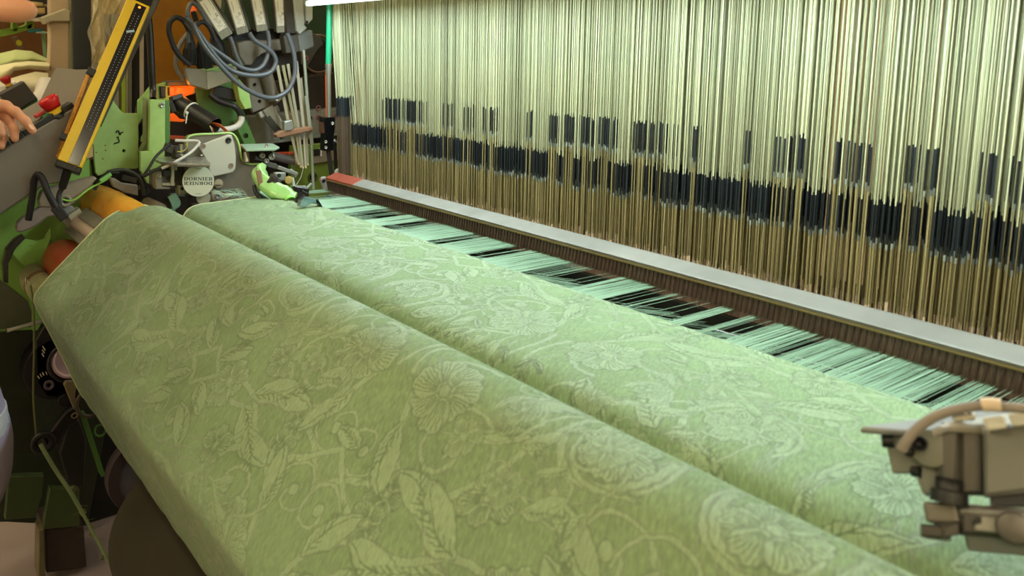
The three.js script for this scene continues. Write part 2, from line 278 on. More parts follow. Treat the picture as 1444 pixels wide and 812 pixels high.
// ---------------------------------------------------------------- warp threads between cloth and reed
const REED_Z = -1.005;
const inst = (name, geo, material, mats, colors) => { const m = new THREE.InstancedMesh(geo, material, mats.length); mats.forEach((a, i) => m.setMatrixAt(i, a)); if (colors) colors.forEach((c, i) => m.setColorAt(i, c)); m.name = numbered(name); m.castShadow = m.receiveShadow = true; return m; };
const stretch = (a, b, r) => { const d = b.clone().sub(a), L = d.length(); return new THREE.Matrix4().compose(a, new THREE.Quaternion().setFromUnitVectors(UPV, d.normalize()), V(r, L, r)); };
const unitCyl = (seg) => new THREE.CylinderGeometry(1, 1, 1, seg, 1, true).translate(0, 0.5, 0);
{
  const ms = [], cs = [], N = 2600, c0 = new THREE.Color('#88a88e');
  for (let i = 0; i < N; i++) {
    const x = lerp(SEL_L + 0.002, SEL_R, i / N) + rr(-0.0003, 0.0003);
    const d = 0.46 * noise2(x * 19, 0.3, 31) + 0.34 * noise2(x * 52, 0.6, 32) + 0.20 * noise2(x * 190, 0.2, 33), open = smooth(d, 0.45, 0.53);
    const up = rnd() < 0.07 + 0.85 * open;
    if (!up && rnd() < 0.80) continue;
    const yr = up ? 0.950 + rr(-0.002, 0.002) : 0.910 + rr(-0.010, 0.004);
    ms.push(stretch(V(x, up ? 0.9532 : 0.952, -0.866), V(x + rr(-0.0006, 0.0006), yr, REED_Z - 0.02), rr(0.00026, 0.00036)));
    cs.push(c0.clone().multiplyScalar(rr(0.75, 1.15)));
  }
  const m = inst('warp_threads', unitCyl(5), mat('#ffffff', 0.6), ms, cs);
  scene.add(tag(m, 'pale green warp threads running from the reed to the cloth', 'thread', null, 'stuff'));
  const t = thing('sley_beam', 'dark sley beam lying under the open warp threads', 'beam', V(-0.9, 0.8, -0.95));
  part(t, 'race_board', box(-0.85, 0.865, -0.935, 2.0, 0.03, 0.19), mat('#0b110d', 0.7));
  [[-0.50, -0.42, -0.925, 'long pale weft yarn crossing the widest dark gap of the warp'], [-0.62, -0.56, -0.93, 'short pale weft yarn in a dark warp gap further left'], [-0.40, -0.36, -0.91, 'short pale weft yarn nearest the cloth edge in a dark warp gap']].forEach(([x0, x1, z, l]) => single('weft_yarn', cyl(V(x0, 0.938, z), V(x1, 0.938, z - 0.004), 0.0008, 0.0006, 6), mat('#d6dbe6', 0.5), l, 'yarn'));
}
// ---------------------------------------------------------------- reed
{
  const t = thing('reed', 'long weaving reed with aluminium cap rail and brown dents', 'reed', V(-0.85, 0.9, REED_Z));
  const x0 = -1.765, x1 = 0.25, z = REED_Z;
  const prof = [[0.030, 0.9785], [0.0303, 0.9822], [0.028, 0.9835], [0.002, 0.9925], [-0.002, 0.993], [-0.002, 0.9765]];
  const sh = (x, list) => list.map(([dz, y]) => V(x, y, z + dz - 0.012));
  part(t, 'cap_rail', plate(sh(x1, prof), NX, x1 - x0 - 0.13, 0.0004), mat('#86857f', 0.68, 0.3, worn), 'bare aluminium rail');
  part(t, 'rail_end', plate(sh(x0 + 0.13, prof), NX, 0.13, 0.0004), mat('#a8503c', 0.5, 0.3, worn), 'red painted rail end');
  part(t, 'brass_strip', box((x0 + x1) / 2, 0.9765, z + 0.016, x1 - x0, 0.0035, 0.006, 0.001), mat('#80734c', 0.5, 0.5));
  part(t, 'lower_rail', box((x0 + x1) / 2, 0.91, z + 0.008, x1 - x0, 0.06, 0.02), mat('#0d1210', 0.6));
  const ms = [], cs = [], c0 = new THREE.Color('#9c877e');
  for (let x = x0 + 0.01; x < 0; x += 0.00145) { ms.push(new THREE.Matrix4().makeTranslation(x, 0.958, z + 0.008)); cs.push(c0.clone().multiplyScalar(rr(0.7, 1.25))); }
  const dents = inst('dents', new THREE.BoxGeometry(0.0008, 0.036, 0.008), mat('#ffffff', 0.5, 0.3), ms, cs);
  const o = offset.get(t); dents.position.set(-o.x, -o.y, -o.z); dents.userData.kind = 'stuff'; t.add(dents);
  // the coil binding shows as soft ribs along the rail
  const rib = [], cr = []; for (let x = x0 + 0.01; x < 0; x += 0.0078) { rib.push(stretch(V(x, 0.974, z + 0.0135), V(x - 0.002, 0.951, z + 0.0150), 0.0016)); cr.push(new THREE.Color('#4b3f3c').multiplyScalar(rr(0.7, 1.2))); }
  const ribs = inst('coil_binding', unitCyl(6), mat('#ffffff', 0.7), rib, cr); ribs.position.copy(dents.position); ribs.userData.kind = 'stuff'; t.add(ribs);
}
// ---------------------------------------------------------------- jacquard harness
{
  const LIFT = [[540, 597], [625, 637], [652, 668], [684, 700], [729, 734], [745, 751], [773, 812], [819, 842], [847, 868], [892, 938], [946, 963], [975, 990], [1052, 1059], [1098, 1128], [1132, 1144], [1178, 1192], [1200, 1234], [1280, 1300], [1315, 1328], [1390, 1412], [1422, 1462]].map(([a, b]) => [onZ(a, 180, -1.15).x, onZ(b, 180, -1.15).x]);
  const cord = [], sleeve = [], spring = [], tip = [], cc = [], sc = [], pc = [], kc = [];
  const Y0 = 0.944, YT = 1.78, ROWS = 13, PITCH = 0.0076;
  const cordC = new THREE.Color('#bcbf98'), sleeveC = new THREE.Color('#1c2226'), springC = new THREE.Color('#a89c6c'), knotC = new THREE.Color('#9aa39a'), endC = new THREE.Color('#d8c2a0');
  for (let r = 0; r < ROWS; r++) for (let i = 0; i < 275; i++) {
    const z = -1.145 - r * 0.0095 + rr(-0.001, 0.001), x = -1.905 + (i + ((r * 5) % ROWS) / ROWS) * PITCH + rr(-0.0026, 0.0026);
    if (x > 0.15) continue;
    const inLift = LIFT.some(([a, b]) => x > a && x < b), up = inLift ? r < 3 && rnd() < 0.62 : rnd() < (r < 2 ? 0.008 : 0.01);
    const y = (up ? 0.078 : 0) + rr(-0.004, 0.004) + (r * 0.0004), sl = 1.100 + y, sb = sl - 0.052 + rr(-0.002, 0.002);
    const lean = x < -1.83 ? (-1.83 - x) * 1.1 : 0, top = V(x - lean * 0.62 / 0.45 + rr(-0.001, 0.001), YT, z), s1 = V(x, sl, z), s0 = V(x, sb, z), lo = V(x + rr(-0.0008, 0.0008), Y0 + rr(-0.006, 0.006) + (rnd() < 0.4 ? rr(0, 0.012) : 0), z + rr(-0.002, 0.002));
    cord.push(stretch(s1, top, rr(0.00065, 0.00105))); cc.push(cordC.clone().multiplyScalar(rr(0.45, 1.15)));
    sleeve.push(stretch(s0, s1, rr(0.0012, 0.0016))); sc.push(sleeveC.clone().multiplyScalar(rr(0.5, 1.6)));
    spring.push(stretch(lo, s0, rr(0.0008, 0.0012))); pc.push(springC.clone().multiplyScalar(rr(0.55, 1.1)));
    tip.push(stretch(V(x, sb - 0.008, z), V(x, sb, z), 0.0014)); kc.push(knotC.clone().multiplyScalar(rr(0.3, 1.1)));
    if (r < 5) { tip.push(stretch(lo.clone().add(V(0, -0.006, 0)), lo.clone().add(V(0, 0.010, 0)), rr(0.0010, 0.0016))); kc.push(endC.clone().multiplyScalar(rr(0.5, 1.2))); }
  }
  for (let i = 0; i < 120; i++) {   // the outermost rows hang at a slant at the left end
    const k = rnd(), x = lerp(-1.936, -1.903, k), z = rr(-1.155, -1.115), y = 0.072 + rr(-0.004, 0.004), sl = 1.100 + y, sb = sl - 0.052;
    cord.push(stretch(V(x, sl, z), V(x - lerp(0.075, 0.02, k), YT, z), rr(0.0006, 0.0009))); cc.push(cordC.clone().multiplyScalar(rr(0.6, 1.1)));
    sleeve.push(stretch(V(x, sb, z), V(x, sl, z), rr(0.0010, 0.0014))); sc.push(sleeveC.clone().multiplyScalar(rr(0.7, 2)));
    spring.push(stretch(V(x + 0.012 * (1 - k), 0.96, z), V(x, sb, z), rr(0.0007, 0.001))); pc.push(new THREE.Color('#6e5e4c').multiplyScalar(rr(0.6, 1.1)));
  }
  const t = thing('jacquard_harness', 'dense curtain of pale harness cords with black sleeves behind the reed', 'harness', V(-0.9, 0.94, -1.2));
  const o = offset.get(t);
  for (const m of [inst('harness_cords', unitCyl(6), mat('#ffffff', 0.5), cord, cc), inst('black_sleeves', unitCyl(6), mat('#ffffff', 0.35), sleeve, sc), inst('pull_springs', unitCyl(6), mat('#ffffff', 0.45, 0.3), spring, pc), inst('sleeve_ends', unitCyl(6), mat('#ffffff', 0.35, 0.2), tip, kc)]) { m.position.set(-o.x, -o.y, -o.z); m.userData.kind = 'stuff'; t.add(m); }
  part(t, 'comber_board', box(-0.85, 1.80, -1.21, 2.3, 0.03, 0.18), BEIGE);
  part(t, 'spring_board', box(-0.85, 0.926, -1.215, 2.1, 0.025, 0.17), mat('#33261b', 0.8));
  // strip lamp
  const l = thing('strip_lamp', 'slim cool white strip lamp along the top of the harness', 'lamp', V(-0.79, LED_Y, LED_Z));
  part(l, 'housing', box((LED_X0 + LED_X1) / 2, LED_Y + 0.008, LED_Z, LED_X1 - LED_X0, 0.014, 0.034), ALU);
  part(l, 'tube', cyl(V(LED_X0 + 0.005, LED_Y - 0.008, LED_Z), V(LED_X1 - 0.005, LED_Y - 0.008, LED_Z), 0.007, 0.007, 12), mat('#ffffff', 0.4, 0, { emissive: new THREE.Color(0.8, 1, 0.95), emissiveIntensity: 3 }));
}
// ---------------------------------------------------------------- helpers for the machine's left end; points are [px, py, x-plane]
const X3 = (list) => list.map(([a, b, x]) => onX(a, b, x));
const cableX = (list, r, seg) => tube(X3(list), r, seg ?? list.length * 7, 9);
const away = (p) => EYE.clone().sub(p).normalize();
// a box whose front face runs from a to b, w wide and h deep, the face turned to 'face'
function slab(a, b, w, h, face, r = 0.002) { const f = (face ?? away(a)).clone(), d = b.clone().sub(a).normalize(); f.addScaledVector(d, -f.dot(d)).normalize(); return bar(a, b, w, h, f, r).translate(-f.x * h / 2, -f.y * h / 2, -f.z * h / 2); }
const disc = (c, n, r, h, seg = 40) => { const u = n.clone().normalize(), a = c.clone().addScaledVector(u, -h); const b = Math.min(h * 0.3, 0.002); return turned(a, c, [[0, 0], [0, r], [h - b, r], [h - b * 0.3, r - b * 0.3], [h, r - b], [h, 0]], seg); };
const face = (dx, dy, dz) => V(dx, dy, dz).normalize();
const mid = (pts) => { const b = new THREE.Box3().setFromPoints(pts), c = b.getCenter(V(0, 0, 0)); c.y = b.min.y; return c; };

// ---------------------------------------------------------------- rollers at the left end of the cloth
{
  const g = [], c = V(0, 0.9235, -0.507);
  const prof = [[0, 0], [0, 0.034], [0.006, 0.0405], [0.06, 0.0445], [0.145, 0.0452], [0.1465, 0.0468], [0.152, 0.0468], [0.154, 0.0455], [0.225, 0.0458]]; 
  for (let k = 0; k < 5; k++) prof.push([0.228 + k * 0.014, 0.0458], [0.231 + k * 0.014, 0.0466], [0.236 + k * 0.014, 0.0466], [0.239 + k * 0.014, 0.0458]);
  prof.push([0.30, 0.0455], [1.85, 0.0455], [1.85, 0]);
  const t = thing('take_up_roller', 'orange rubber covered roller carrying the cloth at its top ridge', 'roller', V(-1.0, 0.875, -0.507));
  part(t, 'sleeve', turned(V(-2.10, c.y, c.z), V(0, c.y, c.z), prof, 48), mat('#e3a02c', 0.42, 0, { roughnessMap: scuff }));
  part(t, 'shaft', cyl(V(-2.16, c.y, c.z), V(-2.09, c.y, c.z), 0.014), STEEL);
  const r = thing('press_roller', 'dark red roller beneath the sloping front of the cloth', 'roller', V(-1.0, 0.80, -0.38));
  const rc = onX(80, 366, -1.85); 
  part(r, 'sleeve', turned(V(-1.95, 0.82, -0.392), V(0, 0.82, -0.392), [[0, 0], [0, 0.044], [0.004, 0.048], [1.7, 0.048], [1.7, 0]], 48), mat('#8f3418', 0.32));
  part(r, 'shaft', cyl(V(-2.12, 0.82, -0.392), V(-1.94, 0.82, -0.392), 0.012), STEEL);
  const w = thing('guide_bar', 'pale cloth wrapped guide bar at the front fold of the cloth', 'roller', V(-1.0, 0.77, -0.32));
  const wp = [[0, 0], [0, 0.028], [0.002, 0.0325], [0.03, 0.0335], [0.05, 0.0322], [0.052, 0.0335], [0.085, 0.034], [0.13, 0.0335], [1.75, 0.0335], [1.75, 0]];
  part(w, 'wrapping', turned(V(-2.0, 0.775, -0.333), V(-0.15, 0.775, -0.333), wp, 32), mat('#9a9a72', 0.85, 0, worn));
  part(w, 'core', cyl(V(-2.008, 0.775, -0.333), V(-1.97, 0.775, -0.333), 0.027), mat('#a97c4c', 0.8));
  part(w, 'ragged_tape', turned(V(-1.925, 0.775, -0.333), V(-1.89, 0.775, -0.333), [[0, 0.0332], [0.004, 0.0346], [0.022, 0.0346], [0.028, 0.0332]], 32), mat('#6b5238', 0.9), 'brown worn band');
  // loose threads hanging from its end
  const hang = []; for (let i = 0; i < 7; i++) { const a = onX(36 + i * 2.5, 392 + i * 2, -1.82), b = onX(40 + i * 1.8, 412 + rr(0, 10), -1.815); hang.push(tube([a, a.clone().lerp(b, 0.5).add(V(0, -0.004, 0.003)), b], 0.0008, 10, 5)); }
  single('loose_threads', hang, mat('#b9bd8d', 0.9), 'tuft of loose pale threads by the end of the guide bar', 'thread', null, 'stuff');
}
{ // fork bracket with the pale rod, lever, and its strap
  const t = thing('fork_bracket', 'grey fork shaped casting holding a pale rod beside the orange roller', 'bracket', onX(110, 330, -1.97));
  const fk = (a, b) => { const q = onX(a, b, -1.985); return slab(q, q.clone().add(V(0.24, 0, 0)), 0.030, 0.012, face(0, 0.9, 0.45)); };
  part(t, 'side_plate', plateX(-1.975, [[84, 296], [92, 288], [103, 291], [112, 302], [112, 318], [100, 326], [90, 314]], 0.012, 0.002), GREY);
  part(t, 'fork_arm', fk(114, 297), GREY);
  part(t, 'fork_arm', fk(97, 319), GREY);
  part(t, 'yoke', slab(onX(93, 303, -1.972), onX(110, 292, -1.972), 0.03, 0.03, face(0, 0.9, 0.45)), BEIGE);
  { const q = onX(103, 309, -1.972); q.y -= 0.008; q.z -= 0.006; part(t, 'rod', turned(q, q.clone().add(V(0.22, 0, 0)), [[0, 0], [0, 0.0115], [0.003, 0.0135], [0.22, 0.0135], [0.22, 0]], 24), mat('#c3b3a5', 0.6)); }
  const l = thing('hand_lever', 'smooth grey paddle shaped lever pointing to the lower left', 'lever', onX(60, 320, -1.99));
  part(l, 'paddle', plateX(-1.965, [[22, 322], [23, 315], [28, 309], [50, 295], [68, 284], [75, 281], [86, 286], [92, 297], [93, 306], [80, 305], [68, 306], [58, 314], [46, 322], [30, 328], [24, 327]], 0.014, 0.004), mat('#9d948f', 0.5, 0.3));
  const b = thing('roller_bearing_arm', 'worn grey bearing arm behind the orange roller end', 'bracket', onX(90, 280, -1.96));
  part(b, 'arm', plateX(-1.96, [[54, 282], [58, 270], [68, 265], [90, 260], [118, 252], [133, 249], [137, 252], [122, 270], [112, 280], [100, 290], [70, 293], [56, 292]], 0.02, 0.003), mat('#a89c8b', 0.6, 0.3, worn));
  part(b, 'bushing', turned(onX(92, 283, -1.97), onX(92, 283, -1.935), [[0, 0.014], [0.034, 0.014], [0.035, 0.012], [0.035, 0.006], [0.01, 0.005]], 20), BEIGE);
  part(b, 'bolt', bolt(onX(89, 287, -1.945), NX, 0.007, 0.006), DARK_STEEL);
  const h = thing('slanted_plate', 'pale metal plate with a slanted end right of the orange roller top', 'bracket', onX(185, 262, -2.02));
  part(h, 'plate', plateX(-2.02, [[154, 250], [163, 252], [172, 258], [194, 261], [195, 276], [176, 272], [160, 264]], 0.015, 0.002), mat('#b5ada0', 0.5, 0.4, worn));
  single('green_earth_wire', cableX([[88, 281, -1.93], [96, 283, -1.93], [106, 281, -1.93], [118, 272, -1.935], [126, 266, -1.95], [150, 253, -1.97], [156, 248, -1.97]], 0.0022), mat('#8fc94a', 0.5), 'bright green wire curving over the orange roller', 'wire');
  single('green_plug', slab(onX(141, 255, -1.95), onX(157, 245, -1.95), 0.009, 0.009), mat('#79b85a', 0.5), 'short green plug above the orange roller', 'plug');
  single('round_hose', cableX([[133, 268, -2.0], [142, 252, -2.0], [158, 241, -2.0], [178, 240, -2.0], [192, 247, -2.0], [199, 256, -2.0], [203, 275, -2.0]], 0.0045), mat('#2e3328', 0.6), 'thin dark hose arching under the marked green plate', 'hose');
}
// ---------------------------------------------------------------- green side frame
{
  const t = thing('loom_casting', 'bright green left side frame of the loom below the grey console', 'frame', onX(60, 700, -2.14).setY(0));
  part(t, 'panel', plateX(-2.14, [[-120, 385], [0, 303], [44, 275], [60, 262], [84, 246], [100, 228], [128, 226], [136, 300], [150, 380], [150, 470], [60, 466], [-120, 470]], 0.02, 0.002), GREEN);
  part(t, 'upper_web', plateX(-2.10, [[92, 262], [100, 235], [126, 224], [127, 250], [110, 258]], 0.03, 0.002), GREEN);
  part(t, 'inner_gusset', plateX(-2.01, [[17, 357], [34, 337], [52, 340], [62, 336], [70, 322], [72, 334], [66, 350], [57, 368], [46, 378], [30, 372]], 0.006, 0.001, [[42, 346, 0.0025]]), GREEN);
  part(t, 'roller_slot', plateX(-1.99, [[4, 372], [8, 352], [20, 338], [32, 331], [36, 336], [22, 350], [12, 372], [12, 400], [6, 398]], 0.02, 0.002), DARK_STEEL);
  part(t, 'cover', plateX(-1.985, [[-20, 380], [8, 400], [40, 425], [45, 440], [44, 461], [8, 464], [-20, 466]], 0.01, 0.001), mat('#59604a', 0.6, 0, worn));
  part(t, 'sill', slab(onX(10, 466, -1.97), onX(60, 452, -1.97), 0.01, 0.03), STEEL);
  part(t, 'lower_cover', plateX(-2.0, [[-30, 470], [46, 466], [48, 640], [30, 640], [-30, 660]], 0.01, 0.001), mat('#262d1e', 0.6, 0, worn));
  part(t, 'foot_bracket', [plateX(-1.99, [[12, 672], [62, 670], [60, 700], [50, 730], [7, 733]], 0.02, 0.002), plateX(-1.97, [[70, 688], [112, 690], [112, 742], [62, 747], [62, 735]], 0.02, 0.002)], mat('#46592f', 0.6, 0, worn));
  part(t, 'leg_panel', plateX(-2.16, [[-120, 466], [150, 462], [150, 600], [124, 742], [10, 736], [-120, 740]], 0.02, 0.002), mat('#2c3423', 0.7, 0, worn));
  part(t, 'skirt', plateX(-2.2, [[84, 500], [240, 500], [260, 640], [240, 790], [110, 800], [60, 640]], 0.02, 0.002), mat('#141512', 0.8));
  part(t, 'foot_plate', plateX(-1.965, [[55, 748], [62, 745], [64, 812], [58, 830], [54, 812]], 0.05, 0.002), mat('#7d7455', 0.7, 0, worn));
  part(t, 'foot', plateX(-1.99, [[64, 747], [118, 742], [122, 800], [66, 808]], 0.12, 0.003), mat('#3f3430', 0.8, 0, worn));
  part(t, 'lower_strut', slab(onX(118, 585, -1.96), onX(146, 672, -1.96), 0.010, 0.03, NX), mat('#4d7a33', 0.6));
  part(t, 'strut_eye', turned(onX(141, 607, -1.97), onX(141, 607, -1.955), [[0, 0.010], [0, 0.016], [0.012, 0.016], [0.012, 0.010], [0, 0.010]], 20), mat('#4d7a33', 0.6));
  const m = thing('marked_plate', 'green gusset plate with black hand lettering and one round hole', 'plate', onX(165, 245, -2.10));
  const body = part(m, 'plate', plateX(-2.10, [[151, 131], [158, 139], [166, 151], [172, 158], [177, 160], [194, 160], [195, 164], [195, 236], [192, 238], [160, 238], [152, 240], [146, 245], [139, 248], [135, 244], [133, 226], [132, 206], [129, 199], [125, 195], [127, 187], [140, 160]], 0.012, 0.001, [[175, 212.5, 0.0055]]), GREEN_LIGHT);
  part(m, 'hole_back', plateX(-2.113, [[168, 206], [182, 206], [182, 219], [168, 219]], 0.004, 0), DARK);
  const ink = mat('#14160f', 0.7), sx = -2.0993, stroke = (l) => tube(X3(l.map(([a, b]) => [a, b, sx])), 0.0017, l.length * 5, 6);
  part(m, 'lettering', [stroke([[160.5, 203], [164, 201.5], [167.5, 200.5], [167.6, 197], [166, 194.5]]), stroke([[164, 193.8], [167.5, 193]]), stroke([[163.6, 187.5], [165, 184.6], [167.5, 185], [168, 188], [169.4, 190], [170.4, 187.6], [171.5, 186.8], [173.8, 186.4]])], ink, 'black marker characters');
  part(m, 'rust_spot', [[149, 212], [145, 224], [136, 215], [148.5, 205]].map(([a, b]) => disc(onX(a, b, -2.0995), NX, 0.0022, 0.0006, 12)), mat('#8a7434', 0.9));
  const b = thing('green_upright', 'tall green bracket with a hex bolt right of the marked plate', 'bracket', onX(215, 260, -2.06));
  part(b, 'face_plate', plateX(-2.04, [[212, 140], [233, 141], [233, 205], [231, 240], [225, 258], [216, 262], [208, 258], [203, 248], [198, 240], [198, 214], [210, 213], [211, 180]], 0.014, 0.001), GREEN_LIGHT);
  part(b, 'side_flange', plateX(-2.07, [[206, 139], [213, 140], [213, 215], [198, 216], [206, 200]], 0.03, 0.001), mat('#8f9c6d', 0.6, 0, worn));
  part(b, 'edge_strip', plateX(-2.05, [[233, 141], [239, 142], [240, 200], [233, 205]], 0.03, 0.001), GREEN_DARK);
  part(b, 'bolt', bolt(onX(228, 148, -2.04), NX, 0.007, 0.005), STEEL);
  part(b, 'rear_plate', plateX(-2.20, [[195, 142], [204, 132], [212, 122], [233, 116], [240, 120], [240, 200], [200, 200], [200, 180], [195, 195]], 0.012, 0.001), GREEN);
  part(b, 'dark_gap', plateX(-2.15, [[195, 178], [206, 160], [206, 180], [196, 198]], 0.01, 0), BLACK_METAL);
}
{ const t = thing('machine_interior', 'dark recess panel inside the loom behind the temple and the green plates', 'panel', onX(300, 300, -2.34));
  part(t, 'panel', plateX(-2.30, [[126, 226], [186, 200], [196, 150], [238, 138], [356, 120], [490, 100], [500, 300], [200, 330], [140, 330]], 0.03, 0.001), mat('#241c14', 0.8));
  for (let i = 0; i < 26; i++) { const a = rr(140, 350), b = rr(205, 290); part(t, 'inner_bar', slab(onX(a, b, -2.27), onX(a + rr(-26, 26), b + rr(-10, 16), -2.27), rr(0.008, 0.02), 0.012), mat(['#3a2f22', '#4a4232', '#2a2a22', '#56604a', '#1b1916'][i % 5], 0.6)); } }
// ---------------------------------------------------------------- console with keys, stop button
const PANEL_X = -1.90;
{
  const t = thing('operator_console', 'grey slanted operator console with a row of keys at the left end of the loom', 'console', onX(60, 290, PANEL_X));
  const side = [[-60, 252], [0, 214], [50, 184], [103, 153], [128, 100], [136, 103], [134, 140], [118, 200], [104, 240], [92, 256], [60, 262], [44, 273], [0, 303], [-60, 345]];
  part(t, 'body', plateX(PANEL_X, side, 0.36, 0.003), mat('#767069', 0.5, 0.05));
  const topEdge = [[-60, 252], [0, 214], [50, 184], [102, 153]];
  const dir = onX(102, 153, PANEL_X).sub(onX(0, 214, PANEL_X)).normalize(), nrm = new THREE.Vector3().crossVectors(NX, dir).normalize(); if (nrm.y < 0) nrm.negate();
  part(t, 'key_deck', slab(onX(-60, 251.5, PANEL_X - 0.18).addScaledVector(nrm, 0.004), onX(101, 153.5, PANEL_X - 0.18).addScaledVector(nrm, 0.004), 0.34, 0.006, nrm), mat('#8c8983', 0.5));
  const d2 = onX(128, 100, PANEL_X).sub(onX(104, 150, PANEL_X)).normalize(), n2 = new THREE.Vector3().crossVectors(NX, d2).normalize(); if (n2.y < 0) n2.negate();
  part(t, 'upper_cover', slab(onX(105, 149, PANEL_X - 0.175).addScaledVector(n2, 0.003), onX(127, 102, PANEL_X - 0.175).addScaledVector(n2, 0.003), 0.35, 0.005, n2), mat('#c5c3bd', 0.4, 0.1));
  const kb = mat('#1b1b1c', 0.4), white = mat('#dedbd2', 0.4), red = mat('#b3201a', 0.4), green = mat('#2f7a3c', 0.4);
  [[8, 208, white], [27, 196.5, white], [44, 186, kb], [57, 178.5, kb], [72, 168.5, green], [97, 154.5, kb]].forEach(([a, b, c]) => {
    const p = onX(a, b + 3, PANEL_X - 0.02).addScaledVector(nrm, 0.004);
    const k = part(t, 'key', slab(p.clone().addScaledVector(dir, -0.0145).addScaledVector(nrm, 0.014), p.clone().addScaledVector(dir, 0.0145).addScaledVector(nrm, 0.014), 0.034, 0.014, nrm, 0.002), kb);
    if (c !== kb) part(k, 'key_cap', slab(p.clone().addScaledVector(dir, -0.011).addScaledVector(nrm, 0.017), p.clone().addScaledVector(dir, 0.011).addScaledVector(nrm, 0.017), 0.026, 0.003, nrm, 0.001), c);
  });
  const k = onX(63, 171.5, PANEL_X - 0.03).addScaledVector(nrm, 0.018); part(t, 'key', slab(k.clone().addScaledVector(dir, -0.012).addScaledVector(nrm, 0.006), k.clone().addScaledVector(dir, 0.012).addScaledVector(nrm, 0.006), 0.02, 0.008, nrm), red, 'red key');
  const s = thing('emergency_stop', 'red mushroom stop button with a yellow collar on the grey console keys', 'button', onX(80, 168, PANEL_X - 0.03));
  const a = onX(84, 166, PANEL_X - 0.016), ax = onX(66, 138, PANEL_X - 0.016).sub(a), L = ax.length(); ax.normalize();
  const seg = (t0, t1, prof) => turned(a.clone().addScaledVector(ax, t0 * L), a.clone().addScaledVector(ax, t1 * L), prof, 28);
  part(s, 'base', seg(0, 0.2, [[0, 0.018], [0.012, 0.018], [0.012, 0]]), BLACK);
  part(s, 'collar', seg(0.2, 0.5, [[-0.004, 0.0155], [0.013, 0.0165], [0.013, 0]]), mat('#e2b70e', 0.4));
  part(s, 'button', seg(0.48, 1, [[0, 0.0], [0, 0.017], [0.006, 0.0185], [0.015, 0.022], [0.021, 0.0225], [0.026, 0.0205], [0.028, 0.016], [0.0285, 0]]), mat('#c31517', 0.25));
}
